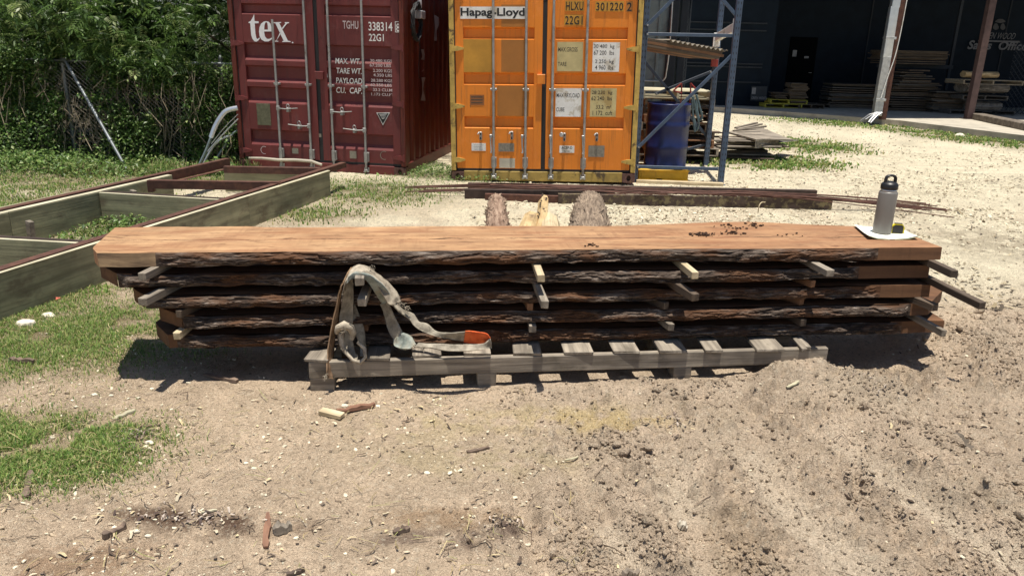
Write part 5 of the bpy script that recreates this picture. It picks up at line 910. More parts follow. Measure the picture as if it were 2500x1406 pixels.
# ---------------------------------------------------------------- stacked pallets behind the rack
def small_pallet(M, nm, label, grp, mat, L=1.15, Wd=1.0):
    r = thing(nm, label, 'pallet', M, grp)
    for x in (0, L/2-.02, L-.04): mb = MB(); mb.box(x, x+.04, .0, Wd, .018, .105, b=.003); mb.build('stringer', mat, r, M)
    for k in range(6): y = k*(Wd-.1)/5; mb = MB(); mb.box(random.uniform(-.01, .01), L+random.uniform(-.01, .01), y, y+.095, .1055, .124, b=.003, jit=.001); mb.build('deck_board', mat, r, M)
    for k in range(3): y = k*(Wd-.1)/2; mb = MB(); mb.box(0, L, y, y+.095, 0, .0175, b=.003); mb.build('bottom_board', mat, r, M)
    return r
for k in range(9):
    x = 2.02+random.uniform(-.07, .07)+(.03*k if k < 4 else 0); M_ = frame((x, 12.35+random.uniform(-.06, .06), .004+k*.1255), -.02+random.uniform(-.05, .05))
    small_pallet(M_, 'small_pallet', 'worn wooden pallet in the stack behind the blue drum' if k < 8 else 'topmost pallet of the stack behind the blue drum, its boards paler than the rest', 'pallets stacked behind the blue rack' if k < 8 else None, (M_dark_wood, M_grey_wood, M_sawn_brown)[k % 3] if k < 8 else M_whitish, 1.10+random.uniform(-.05, .08))  # only the top pallet gets the whitish lumber
# loose board pile
def bdz(nm, p0, p1, w_, th, mat, lab, grp=None, cat='board', roll=0): MM = axis(p0, p1) @ Matrix.Rotation(roll, 4, 'X'); mb = MB(); mb.box(0, (Vector(p1)-Vector(p0)).length, -w_/2, w_/2, 0, th, b=.003, jit=.002); return tag(mb.build(nm, mat, None, MM), lab, cat, grp)
for k in range(14):
    x = random.uniform(2.9, 3.5); y = random.uniform(12.6, 13.7); z = .02+.026*k; L = random.uniform(.9, 1.6)-.03*k; a = random.uniform(-.25, .2); bdz('loose_board', (x, y, z), (x+L*math.cos(a), y+L*math.sin(a), z+random.uniform(-.015, .02)), random.uniform(.14, .3), .022, (M_grey_wood, M_dark_wood, M_grey_wood)[k % 3], 'weathered board in the loose heap right of the rack', 'boards in the loose heap right of the rack')
P0 = onz(1800, 332, .48); c_ = [onz(1812, 333, .45), onz(1887, 350, .30), onz(1915, 345, .30), onz(1860, 320, .45)]
mb = MB(); a, b, c, d = onz(1775, 322, .42), onz(1845, 340, .38), onz(1925, 338, .36), onz(1850, 308, .42); V = [a, b, c, d]+[p-Vector((0, 0, .028)) for p in (a, b, c, d)]; mb.add(V, [(0, 1, 2, 3), (7, 6, 5, 4), (0, 4, 5, 1), (1, 5, 6, 2), (2, 6, 7, 3), (3, 7, 4, 0)])
q = axis(b, c); mb.add([b+Vector((0, 0, -.03)), c+Vector((-.15, 0, -.03)), c+Vector((-.17, 0, -.15)), b+Vector((0.0, .0, -.15))], [(0, 1, 2, 3)])
tag(mb.build('plywood_sheet', M_grey_wood), 'wide grey plywood panel sloping over the loose board heap', 'panel')
bdz('metal_strip', onz(1840, 352, .28), onz(1930, 342, .26), .3, .01, M_plate, 'grey metal strip poking out of the board heap to the right', None, 'metal strip')
bdz('dark_beam', onz(1770, 385, .02), onz(1868, 383, .02), .12, .12, M_dark_wood, 'dark square beam at the foot of the loose board heap', None, 'beam')
for k, (x0, y0, x1, y1) in enumerate(((1790, 322, 1870, 311), (1795, 315, 1848, 302), (1800, 318, 1860, 305))): bdz('curved_branch', onz(x0, y0, .45), onz(x1, y1, .52), .05, .03, M_grey_wood, 'thin grey branch lying on top of the board heap', 'branches on the board heap', 'branch')
# ---------------------------------------------------------------- warehouse
dock = [(3.5, 25.6), (6.4, 23.55), (7.6, 22.6), (9.3, 21.0), (10.03, 20.3), (10.6, 18.6), (11.15, 16.94), (12.5, 12.5), (40, 12.5), (40, 45), (3.5, 45)]
mb = MB(); n = len(dock); V = [(x, y, .15) for x, y in dock]+[(x, y, -.2) for x, y in dock]; mb.add(V, [tuple(range(n))]+[(i, (i+1) % n, (i+1) % n+n, i+n) for i in range(n)]); tag(mb.build('concrete_slab', M_conc), kind='structure')
wh = thing('warehouse', 'dark open-fronted warehouse with a deep roof, columns and an office wall', 'warehouse', T(14, 26, .15))
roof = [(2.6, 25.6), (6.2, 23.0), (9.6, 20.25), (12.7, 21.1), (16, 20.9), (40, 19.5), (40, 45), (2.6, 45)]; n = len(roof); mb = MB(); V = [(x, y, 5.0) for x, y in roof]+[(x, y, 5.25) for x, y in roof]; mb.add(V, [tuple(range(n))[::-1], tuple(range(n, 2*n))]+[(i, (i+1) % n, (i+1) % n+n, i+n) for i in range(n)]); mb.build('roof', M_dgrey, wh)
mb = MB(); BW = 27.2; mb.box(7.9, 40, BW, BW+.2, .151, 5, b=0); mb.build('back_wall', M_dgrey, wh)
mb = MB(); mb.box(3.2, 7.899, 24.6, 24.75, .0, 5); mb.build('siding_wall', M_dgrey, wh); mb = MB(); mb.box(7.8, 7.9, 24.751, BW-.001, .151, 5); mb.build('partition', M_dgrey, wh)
for y_ in (55, 73, 155, 163, 200): q = ony(1750, y_, 24.5); mb = MB(); mb.box(4.0, 7.6, 24.55, 24.598, q.z-.02, q.z+.02); mb.build('siding_rail', M_dgrey2, wh)
for xp in (2110, 2440): q = ony(xp, 150, BW); mb = MB(); mb.box(q.x-.02, q.x+.02, BW-.03, BW-.001, .152, 4.9); mb.build('wall_seam', M_dgrey2, wh)
a, b = ony(1950, 108, BW), ony(1993, 250, BW); mb = MB(); mb.box(a.x-.3, a.x+.62, BW-.05, BW-.003, .152, 2.3, b=.01); M_door = flat('dark_door', (.0015, .002, .003), .7); M_door.node_tree.nodes['Principled BSDF'].inputs['Specular IOR Level'].default_value = .05; dd = mb.build('office_door', M_door, wh); q = ony(1977, 187, BW-.1); mb = MB(); mb.tube([(a.x+.52, BW-.06, 1.15), (a.x+.52, BW-.12, 1.15), (a.x+.42, BW-.12, 1.15)], .015, 6); mb.build('handle', M_galv, dd)
for (x0, y0, x1, y1, lab) in ((1936, 123, 1944, 139, 'tall white paper notice taped left of the dark office door'), (1964, 138, 1974, 143, 'small white paper notice taped on the dark office door')):
    a, b = ony(x0, y0, BW-.08), ony(x1, y1, BW-.08); mb = MB(); mb.box(a.x, b.x, BW-.082, BW-.075, b.z, a.z); tag(mb.build('paper_notice', flat('dim_paper', (.3, .3, .31), .7)), lab, 'notice')
# wall sign
def wpx(x, y): return ony(x, y, 27.12)
MSN = T(0, 27.12, 0); sg = thing('wall_sign', 'faint white company sign lettering on the dark office wall, right', 'sign', T(*wpx(2440, 100)))
for s, x0, y0, x1, y1, bo, sh in (('GREEN WOOD', 2390, 83, 2480, 95, .0, .25), ('Sales  Office', 2362, 104, 2512, 121, .03, .2)):
    a, b = wpx(x0, y1), wpx(x1, y0-1.5); write('lettering', s, a.x, b.x, a.z, b.z, M_sign_dim, sg, MSN, -.01, bo, shear=sh)
a, b = wpx(2388, 100), wpx(2490, 101); mb = MB(); mb.box(a.x, b.x, 27.1, 27.118, a.z-.03, a.z+.02); mb.build('underline', M_sign_dim, sg)
for (cx_, cy_, rx_, ry_) in ((2442, 52, 12, 5), (2431, 66, 7, 8), (2448, 66, 6, 8)):
    pl = [wpx(cx_+rx_*math.cos(t)*(1+.2*math.sin(3*t)), cy_+ry_*math.sin(t)) for t in [i*.5236 for i in range(12)]]; mb = MB(); mb.add([(p.x, 27.11, p.z) for p in pl], [tuple(range(12))]); mb.build('emblem', flat('dim_emblem', (.07, .07, .075), .7), sg)
# columns
q = onz(2146, 292, .15); pc = thing('clad_column', 'steel column wrapped in shiny metal flashing at the slab edge, with a cable down its side', 'column', T(q.x, q.y, .15))
mb = MB(); mb.box(q.x+.02, q.x+.16, q.y-.06, q.y+.10, .15, 5, b=.004); mb.build('post', M_rust, pc); mb = MB(); Z = [.25, .9, 1.7, 2.9, 5]
for i in range(4): o = random.uniform(-.01, .01); mb2 = MB(); mb2.box(q.x-.20+o, q.x+.015+o, q.y-.10, q.y+.06, Z[i], Z[i+1]+.03, b=.01, jit=.008); mb2.build('flashing', M_galv if i < 2 else M_alu, pc)
for z in (.62, 2.15): mb2 = MB(); mb2.box(q.x-.215, q.x+.05, q.y-.115, q.y+.07, z, z+.06, b=.004); mb2.build('strap', M_galv, pc)
mb = MB(); mb.tube(cr([(q.x+.17, q.y-.1, 5), (q.x+.15, q.y-.12, 3.2), (q.x+.1, q.y-.13, 1.9), (q.x-.02, q.y-.13, 1.2), (q.x-.1, q.y-.13, .7)], 5), .012, 6); mb.build('cable', M_white, pc)
mb = MB(); 
for k in range(7): a = random.uniform(2.6, 4.0); p0 = Vector((q.x-.08+random.uniform(-.08, .1), q.y-.12, .34)); p1 = p0+Vector((math.cos(a)*.4, math.sin(a)*.25, -.28+random.uniform(-.05, .1))); mb.tube([p0, p0.lerp(p1, .5)+Vector((0, 0, .05)), p1], [.05, .04, .02], 6, smooth=False, flat=.3)
mb.build('torn_flashing', M_galv, pc)
q = onz(2364, 291, .15); pd = thing('dark_column', 'dark brown steel column standing by the kerb, right', 'column', T(q.x, q.y, .15)); mb = MB(); mb.box(q.x-.09, q.x+.09, q.y-.08, q.y+.10, .16, 5, b=.006); mb.build('post', flat('oxide_primer', (.085, .05, .045), .7), pd); mb = MB(); mb.box(q.x-.17, q.x+.17, q.y-.15, q.y+.16, .149, .165, b=.003); mb.build('base_plate', M_rust_dark, pd)
K0, K1 = onz(2372, 292, .15), onz(2520, 324, .15); dk = (K1-K0).normalized(); mb = MB(); mb.box(0, 6, -.001, .3, 0, .17, b=.02); tag(mb.build('kerb', M_conc_old, None, axis(K0, K0+dk)), kind='structure')
# shed with conduit, gate
sh = thing('metal_shed', 'grey-green metal-clad shed wall behind the blue rack', 'shed', T(2.6, 14.6, 0)); e = ony(1646, 100, 14.5).x; mb = MB(); mb.box(1.3, e, 14.5, 17.5, 0, 3.6); mb.build('wall', M_teal, sh); mb = MB(); mb.box(1.2, e+.5, 13.6, 17.6, 3.6, 3.7); mb.build('roof', M_dgrey2, sh)  # roof eave is out of view, added to keep the wall in shade
for xx in (1.75, 2.15, 2.52): mb = MB(); mb.box(xx, xx+.05, 14.475, 14.499, 0, 3.6, b=.005); mb.build('cladding_rib', M_teal, sh)
mb = MB(); mb.box(e-.14, e+.04, 14.44, 14.474, 0, 3.6, b=.01); mb.build('corner_trim', M_dgrey2, sh); mb = MB(); mb.box(e+.10, e+.24, 14.6, 14.75, 0, 3.6, b=.01); mb.build('downpipe', M_dgrey2, sh)
P = [ony(x, y, 14.44) for x, y in ((1644, -30), (1634, 120), (1626, 180), (1624, 190), (1617, 198), (1608, 199), (1560, 197))]; mb = MB(); mb.tube([tuple(p) for p in cr(P, 4)], .016, 7); mb.build('conduit', M_galv, sh)
def wire_mesh(mb, M, Wd, Ht, cell=.055, r=.0016):
    k = -int(Ht/cell)-1
    while k*cell < Wd:
        for s in (0, 1):
            pts = []
            x0 = k*cell; x1 = x0+Ht
            za, zb = 0, Ht
            if x0 < 0: za = -x0
            if x1 > Wd: zb = Ht-(x1-Wd)
            if zb-za > .03:
                p, q_ = (x0+za, za), (x0+zb, zb)
                if s: p, q_ = (Wd-p[0], p[1]), (Wd-q_[0], q_[1])
                mb.tube([(p[0], s*.003, p[1]), (q_[0], s*.003, q_[1])], r, 3, M, caps=False, smooth=False)
        k += 1
g0 = ony(1655, 205, 16); gt = thing('chain_link_gate', 'tall chain-link gate panel standing between the shed and the dark siding', 'gate', T(g0.x, 16, 0)); mb = MB(); M_ = frame((g0.x-.05, 16, .05), 1.05); wire_mesh(mb, M_, .55, 2.6, .09, .002); mb.build('wire_mesh', M_dgrey2, gt); mb = MB(); mb.tube([(0, 0, 0), (0, 0, 2.7)], .025, 8, M_); mb.tube([(.55, 0, 0), (.55, 0, 2.7)], .025, 8, M_); mb.tube([(0, 0, 2.7), (.55, 0, 2.7)], .02, 8, M_); mb.build('frame', M_dgrey2, gt)
# lumber in the warehouse
def stack(x0, x1, yb, yt, Y, depth, th, lab, grp, mats, z0=.155, ragged=.15):
    a, b = ony(x0, yb, Y), ony(x1, yb, Y); top = ony((x0+x1)/2, yt, Y).z; z = z0; xa, xb = a.x, b.x
    while z < top:
        l = random.uniform(0, ragged); r_ = random.uniform(0, ragged); yy = Y+random.uniform(-.05, .08); mb = MB(); M_ = frame((xa+l, yy, z), random.uniform(-.03, .03)); mb.box(0, xb-xa-l-r_, 0, depth, 0, th, b=.004, jit=.003)
        tag(mb.build('board', random.choice(mats), None, M_), lab, 'board', grp); z += th+random.choice((.004, .004, .03))
        if z > z0+(top-z0)*.55 and ragged > .2: xa += .03; xb -= .05
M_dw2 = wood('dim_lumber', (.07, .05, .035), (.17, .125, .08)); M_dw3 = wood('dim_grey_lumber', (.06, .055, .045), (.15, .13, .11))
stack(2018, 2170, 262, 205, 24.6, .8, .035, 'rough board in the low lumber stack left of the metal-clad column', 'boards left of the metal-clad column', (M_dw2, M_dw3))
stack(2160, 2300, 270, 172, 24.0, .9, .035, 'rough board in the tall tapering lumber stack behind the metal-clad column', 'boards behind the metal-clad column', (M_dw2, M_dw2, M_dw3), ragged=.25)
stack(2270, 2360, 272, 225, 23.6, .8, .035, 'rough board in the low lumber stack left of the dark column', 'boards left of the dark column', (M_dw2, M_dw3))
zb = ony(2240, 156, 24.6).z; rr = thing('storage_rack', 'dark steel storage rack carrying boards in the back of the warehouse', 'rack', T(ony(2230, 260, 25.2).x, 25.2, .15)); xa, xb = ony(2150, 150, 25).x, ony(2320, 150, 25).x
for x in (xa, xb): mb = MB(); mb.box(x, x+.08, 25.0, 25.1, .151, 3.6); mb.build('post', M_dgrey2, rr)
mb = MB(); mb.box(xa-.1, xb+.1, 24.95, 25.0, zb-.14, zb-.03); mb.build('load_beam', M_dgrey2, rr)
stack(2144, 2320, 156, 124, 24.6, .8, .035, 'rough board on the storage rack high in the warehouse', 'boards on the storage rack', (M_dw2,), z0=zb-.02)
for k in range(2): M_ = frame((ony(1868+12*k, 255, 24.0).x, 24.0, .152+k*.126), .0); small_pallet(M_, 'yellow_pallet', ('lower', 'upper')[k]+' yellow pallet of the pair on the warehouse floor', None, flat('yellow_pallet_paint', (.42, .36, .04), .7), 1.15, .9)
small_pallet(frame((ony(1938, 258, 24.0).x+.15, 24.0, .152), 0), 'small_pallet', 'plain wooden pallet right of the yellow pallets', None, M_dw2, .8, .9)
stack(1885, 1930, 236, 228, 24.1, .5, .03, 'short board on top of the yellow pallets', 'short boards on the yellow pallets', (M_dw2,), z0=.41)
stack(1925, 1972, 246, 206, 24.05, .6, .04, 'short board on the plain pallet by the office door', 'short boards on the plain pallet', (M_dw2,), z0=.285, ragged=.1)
a, b = ony(1832, 246, 24.2), ony(1874, 212, 24.2); ss_ = thing('sign_board', 'dark sign board with faint white lettering leaning on the siding', 'sign', T(a.x, 24.2, .15)); mb = MB(); mb.box(a.x, b.x, 24.2, 24.23, a.z, b.z); mb.build('panel', M_dgrey2, ss_); mb = MB(); c, d = ony(1835, 230, 24.19), ony(1846, 215, 24.19); mb.box(c.x, d.x, 24.19, 24.197, c.z, d.z); mb.build('white_patch', flat('dim_white', (.22, .22, .23), .7), ss_)
c, d = ony(1834, 243, 24.19), ony(1872, 237, 24.19); write('lettering', 'GREEN WOOD', c.x, d.x, c.z, d.z, M_sign_dim, ss_, T(0, 24.195, 0), -.004, .02)
# pallets with bark slabs by the dark column
q = onz(2318, 283, .15); Yp = q.y+.6
def wx(x, y): return ony(x, y, Yp)
small_pallet(frame((wx(2318, 280).x, Yp, .152), .05), 'small_pallet', 'lowest dark pallet beside the dark column', None, M_dw3, 2.0, 1.)
def logslab(x0, y0, x1, y1, lab, mat, dp=.8):
    a, b = wx(x0, y1), wx(x1, y0); mb = MB(); L = b.x-a.x; hh = b.z-a.z; n = 14; V = []; Fs = []
    for i in range(n+1):
        for j in range(10): t = 2*math.pi*j/10; rr_ = 1+random.uniform(-.07, .07); V.append((a.x+L*i/n, Yp+dp/2-math.cos(t)*dp/2*rr_, a.z+hh/2+math.sin(t)*hh/2*rr_))
    for i in range(n):
        for j in range(10): k = (j+1) % 10; Fs.append((i*10+j, i*10+k, (i+1)*10+k, (i+1)*10+j))
    mb.add(V, Fs+[tuple(range(10)), tuple(n*10+j for j in range(10))]); tag(mb.build('bark_slab', mat), lab, 'bark slab')
M_slabg = wood('grey_bark_slab', (.12, .10, .08), (.36, .32, .27), (3, 12, 12), .9, bst=1.)
logslab(2375, 249, 2452, 273, 'lowest grey bark slab beside the dark column, fanned at its end', M_slabg)
small_pallet(frame((wx(2345, 242).x, Yp-.1, wx(2345, 243).z), .02), 'small_pallet', 'middle pallet between bark slabs beside the dark column', None, M_dw3, 1.35, 1.)
logslab(2362, 205, 2468, 228, 'upper grey bark slab beside the dark column', M_slabg)
small_pallet(frame((wx(2342, 204).x, Yp-.2, wx(2342, 205).z), .0), 'small_pallet', 'topmost pale pallet beside the dark column, carrying a yellow plank', None, wood('dim_pale_lumber', (.25, .2, .13), (.42, .35, .25)), 1.75, 1.)
logslab(2356, 176, 2442, 190, 'yellowish round plank on the topmost pallet beside the dark column', M_bare, .3)
# expanding gate at the far right
mb = MB(); MG = frame((wx(2478, 265).x, Yp+.6, .16), .15); wire_mesh(mb, MG, 1.4, 2.1, .16, .012); tag(mb.build('lattice_gate', M_dgrey2), 'dark folding lattice gate behind the pallets at the far right', 'gate')
# ---------------------------------------------------------------- fence, vines, trees
def fy(x): return 10.95+.10*(x+6)
fn = thing('chain_link_fence', 'overgrown chain-link fence with a steel top rail and a leaning brace pole', 'fence', T(-6, fy(-6), 0)); M_fpipe = flat('dull_pipe', (.22, .24, .25), .5, .6, .2, 8)
a, b = Vector((-11, fy(-11), 1.40)), Vector((-3.9, fy(-3.9), 1.40)); mb = MB(); mb.tube([a, b], .022, 8); mb.build('top_rail', M_fpipe, fn)
mb = MB(); MM = axis((a.x, a.y, .02), (b.x, b.y, .02)); wire_mesh(mb, MM, (b-a).length, 1.38, .06, .0016); mb.build('wire_mesh', M_galv, fn)
for x in (-9.2, -6.33, -4.2): mb = MB(); mb.tube([(x, fy(x)+.03, 0), (x, fy(x)+.03, 1.46)], .03, 8); mb.lathe([(.035, 1.45), (.03, 1.49), (.01, 1.52)], 10, T(x, fy(x)+.03, 0)); mb.build('post', M_fpipe, fn)
p0 = ony(158, 146, fy(-6.3)-.05); p1 = onz(312, 418, 0); mb = MB(); mb.tube([p0, p1], .021, 8); 
for t in (.0, .09, .42, .72): c = p0.lerp(p1, t); d = (p1-p0).normalized()*.02; mb.tube([c-d, c+d], .029, 8)
mb.build('brace_pole', M_fpipe, fn)
def leaves(name, P, size, cols, lab, template='leaf', parent=None, up=.5, kind=None):
    """P (n,3) points; each becomes a folded leaf or a pinnate twig of leaflets"""
    n = len(P); a = rng.uniform(0, 6.28, n); tilt = rng.normal(-.25, .45, n); roll = rng.normal(0, .4, n)
    if template == 'leaf': T0 = np.array([[0, 0, 0], [.45, .28, .03], [1, 0, -.08], [.45, -.28, .03]]); Fq = np.array([[0, 1, 2], [0, 2, 3]])
    else:
        T0 = []; Fq = []
        for k in range(5):
            for s in (-1, 1):
                x = .12+.17*k; L = .42*(1-.07*k); b = len(T0); T0 += [(x, 0, -.25*x*x), (x+L*.30, s*L*.62, -.25*x*x-.02), (x+L*.62, s*L*.92, -.25*x*x-.10), (x+L*.10, s*L*.45, -.25*x*x-.04)]; Fq += [(b, b+1, b+2), (b, b+2, b+3)]
        b = len(T0); T0 += [(.85, 0, -.18), (1.05, .08, -.27), (1.3, 0, -.4), (1.05, -.08, -.27)]; Fq += [(b, b+1, b+2), (b, b+2, b+3)]
        T0 = np.array(T0); Fq = np.array(Fq)
    V = T0[None]*size[:, None, None]; cr_, sr = np.cos(roll)[:, None], np.sin(roll)[:, None]; y = V[..., 1]*cr_-V[..., 2]*sr; z = V[..., 1]*sr+V[..., 2]*cr_; x = V[..., 0]
    ct, st = np.cos(tilt)[:, None], np.sin(tilt)[:, None]; x2 = x*ct-z*st; z2 = x*st+z*ct; ca, sa = np.cos(a)[:, None], np.sin(a)[:, None]
    Q = np.stack([x2*ca-y*sa+P[:, None, 0], x2*sa+y*ca+P[:, None, 1], z2+P[:, None, 2]], -1); k = len(T0)
    me = npmesh(name, Q, (Fq[None]+(np.arange(n)*k)[:, None, None]).reshape(-1, 3), M_leaf, np.repeat(cols, k, 0)); o = link(name, me, parent)
    if kind: tag(o, lab, None, None, kind)
    return o
def lcol(n, w_=(.4, .3, .2, .1)): return np.array([[.06, .12, .03], [.12, .21, .05], [.20, .32, .085], [.33, .40, .15]])[rng.choice(4, n, p=w_)]*rng.uniform(.6, 1.3, (n, 1))
# vines: a ragged sheet over the fence, bulging out low down
n = 100000; x = rng.uniform(-11, -3.75, n); z = rng.random(n)**.8*(1.15+.75*fbm(x, x*0, 1.5, 3, 60)); bul = .10+.38*fbm(x, z, 1.3, 3, 61)+.75*ss(1.0, 0, z)*ss(-4.5, -5.6, x)*fbm(x, z, .8, 2, 62)
y = fy(x)-bul*rng.random(n)**.7+.30*rng.random(n)*(rng.random(n) < .5); keep = fbm(x, z*.8, 2.9, 4, 63) > .40+.10*ss(.25, .9, z)*ss(1.6, 1.0, z)+.05*rng.normal(0, 1, n)
P = np.stack([x, y, z], -1)[keep]; n = len(P); br = ss(.45, .7, fbm(P[:, 0], P[:, 2], 1.8, 3, 64)); leaves('vine_thicket', P, rng.uniform(.022, .075, n)*rng.uniform(.7, 1.1, n), lcol(n, (.40, .3, .2, .10))*(1+.9*(br*(P[:, 2] < 1.))[:, None]), 'dense vine leaves and weeds smothering the chain-link fence', kind='stuff')  # low clumps lightened in colour to read as sunlit leaves
n = 60000; x = rng.uniform(-12, -3.4, n); z = rng.random(n)*(1.5+1.2*fbm(x, x*0, 1.1, 3, 72)); y = fy(x)+.25+rng.random(n)**1.3*1.6; k = fbm(x*1.0, z+y, 1.6, 3, 71) > .40; P = np.stack([x, y, z], -1)[k]; n = len(P)
leaves('undergrowth', P, rng.uniform(.07, .15, n), lcol(n, (.6, .28, .1, .02))*.8, 'dark leafy undergrowth behind the chain-link fence', kind='stuff')
mb = MB()
for k in range(380):
    x = random.uniform(-9.5, -3.9); z = random.uniform(.3, 1.4); l = random.uniform(.2, .9); y = fy(x)-random.uniform(.02, .30); P = [(x, y, z), (x+random.gauss(0, .06), y-random.uniform(0, .08), z-l*.5), (x+random.gauss(0, .12), y-random.uniform(0, .12), max(.0, z-l))]; mb.tube(P, random.choice((.0018, .0025, .0035, .006)), 4, caps=False, smooth=False)
tag(mb.build('dead_vines', wood('dead_vine', (.22, .17, .11), (.42, .35, .24)), fix=False), 'dry tan vine stems hanging through the overgrown fence', None, None, 'stuff')
# weeds and long grass at the foot
X, Y = pick(90000, -10, -3.6, 9.2, 11.0, lambda x, y: ss(9.5, 10.4, y)*ss(.42, .62, fbm(x, y, 2.5, 3, 66))); n = len(X); cl = gcol(n); cl[rng.random(n) < .25] = (.42, .36, .20); blades('long_grass', X, Y, rng.uniform(.05, .28, n)*ss(9, 10.8, Y)*rng.random(n), rng.uniform(.003, .008, n), cl, 'long grass and dry stems at the foot of the overgrown fence', .7)
def weeds(name, px, py, rx, ry, n, hmax, lab, sz=(.03, .07)):
    c = onz(px, py); X = rng.normal(c.x, rx, n); Y = rng.normal(c.y, ry, n); Z = gh(X, Y)+rng.random(n)*hmax*np.exp(-((X-c.x)/rx)**2*.5); leaves(name, np.stack([X, Y, Z], -1), rng.uniform(sz[0], sz[1], n), lcol(n, (.15, .3, .35, .2)), lab, kind='stuff')
weeds('weeds', 60, 415, 1.4, .28, 6000, .25, 'mixed leafy weeds along the foot of the overgrown fence at the left', (.03, .07)); weeds('weeds', 350, 405, .45, .14, 1800, .20, 'leafy weeds at the foot of the fence by the brace pole and the container', (.03, .07))
weeds('weeds', 340, 545, .38, .30, 1500, .13, 'bright leafy weeds growing inside the timber frame', (.03, .06)); weeds('weeds', 530, 425, .25, .12, 260, .22, 'leafy weed clump at the far end of the timber frame', (.05, .12)); weeds('weeds', 48, 560, .08, .06, 40, .22, 'small leafy sprig by the near cross plank', (.04, .07))
weeds('weeds', 1060, 425, .28, .22, 2000, .14, 'pale leafy weeds between the two containers', (.02, .04)); weeds('weeds', 1170, 440, .35, .10, 900, .10, 'low weeds under the sill of the orange container', (.02, .04)); weeds('weeds', 900, 455, .8, .5, 2600, .04, 'low clover-like weeds on the ground in front of the containers', (.015, .03)); weeds('weeds', 200, 590, .5, .15, 700, .03, 'low weeds on the soil inside the near bay of the frame', (.02, .04))
def tree(label, base, hgt, blobs, ntw, seed, grp=None, size=(.12, .24), w_=(.35, .33, .22, .10)):
    r = thing('tree', label, 'tree', T(*base), grp); random.seed(seed); mb = MB(); bx_, by_ = base[0], base[1]; top = Vector((bx_+random.uniform(-.3, .3), by_+random.uniform(-.2, .2), hgt))
    mb.tube([(bx_, by_, -.05), (bx_+.05, by_, hgt*.3), Vector((bx_, by_, hgt*.3)).lerp(top, .5), top], [.13, .10, .07, .02], 9)
    for (cx_, cy_, cz_, rx_, ry_, rz_) in blobs:
        s = Vector((bx_, by_, min(hgt*.6, max(.6, cz_-.9)))); e = Vector((cx_, cy_, cz_)); mb.tube([s, s.lerp(e, .5)+Vector((0, 0, .15)), e], [.05, .03, .01], 6)
    mb.build('trunk', M_dark_wood, r); P = []
    wts = np.array([b[3]*b[4]*b[5] for b in blobs]); wts = wts/wts.sum()
    for b, w0 in zip(blobs, wts):
        m = int(ntw*w0); d = rng.normal(0, 1, (m, 3)); d /= np.linalg.norm(d, axis=1, keepdims=True); rad = rng.random(m)**.42
        q = d*rad[:, None]*np.array(b[3:6])+np.array(b[:3]); k = fbm(q[:, 0]+q[:, 1], q[:, 2]-q[:, 1], 1.9, 3, seed) > .44; P.append(q[k])
    P = np.concatenate(P); n = len(P); leaves('crown', P, rng.uniform(size[0], size[1], n), lcol(n, w_), None, 'pinnate', r); random.seed(seed+5)
G_ = 'trees growing behind the overgrown fence'
tree('light green feathery tree crown at the far left above the fence rail', (-8.6, 12.3, 0), 4.2, [(-8.4, 11.2, 2.0, 1.3, .8, .75), (-7.6, 10.95, 1.55, .7, .45, .35), (-9.3, 11.9, 2.9, 1.3, 1., 1.), (-7.5, 11.6, 1.8, .8, .6, .5), (-8.9, 12, 3.9, 1.6, 1.2, .9)], 6500, 3, G_, w_=(.2, .3, .3, .2))
tree('tree with feathery leaves hanging over the middle of the fence', (-6.2, 12.7, 0), 4.6, [(-6.6, 11.2, 2.0, 1.1, .7, .7), (-5.5, 11.1, 1.8, 1.0, .6, .62), (-4.9, 11.0, 1.45, .5, .4, .35), (-6.2, 12.2, 3.2, 1.6, 1.1, 1.), (-4.9, 12.0, 2.7, 1.1, .8, .8)], 8500, 8, G_)
tree('dark leafy tree whose branches reach over the red container', (-4.0, 12.4, 0), 5.2, [(-4.45, 11.2, 1.85, .55, .5, .6), (-4.4, 12.3, 3.0, 1., .8, .8), (-3.3, 11.9, 4.1, 1.5, 1.4, .8), (-2.1, 11.4, 4.6, 1.3, 1.3, .7), (-3.9, 11.4, 2.9, .6, .5, .4)], 5200, 14, G_, w_=(.4, .3, .2, .1))
tree('tall dark tree standing farther back behind the others', (-7.4, 14.6, 0), 6.0, [(-7.4, 14.4, 2.2, 2.4, 1., 1.8), (-5., 14.4, 2.0, 1.8, .9, 1.8), (-9.8, 14.3, 2.0, 2.2, .9, 1.7)], 6500, 21, G_, (.2, .36), (.7, .2, .08, .02))
# bent metal strips leaning by the red container
M_str = flat('bright_bent_metal', (.66, .68, .72), .3, .75, .1, 8); M_str2 = flat('shaded_bent_metal', (.25, .30, .32), .5, .5, .2, 8)  # second metal is a darker copy with the tubes' shade in its colour
for k, (pts, w_, mt, lab) in enumerate((([(487, 402), (503, 368), (515, 336)], .034, M_str2, 'shaded lower tube of the leftmost bent strip by the red container'), ([(515, 336), (524, 312), (536, 290), (553, 271), (580, 264)], .034, M_str, 'bright bent tube arching highest at the left edge of the red container'), ([(516, 352), (545, 315), (581, 279)], .010, M_str, 'thin straight rod between the bent tubes by the red container'),
        ([(507, 370), (540, 333), (582, 290)], .018, M_str, 'bright straight flat strip leaning by the red container'), ([(497, 400), (512, 372), (526, 352), (545, 338), (566, 330)], .032, M_str, 'bright bent tube curving low under the straight strip'), ([(520, 400), (545, 362), (566, 330), (586, 316)], .034, M_str2, 'shaded bent tube nearest the red container'))):
    P = [ony(x, y, 10.55+.06*k+.02*i) for i, (x, y) in enumerate(pts)]; mb = MB(); mb.tube([tuple(p) for p in cr(P, 5)], w_, 8, flat=.55); tag(mb.build('metal_strip', mt), lab, 'metal strip')

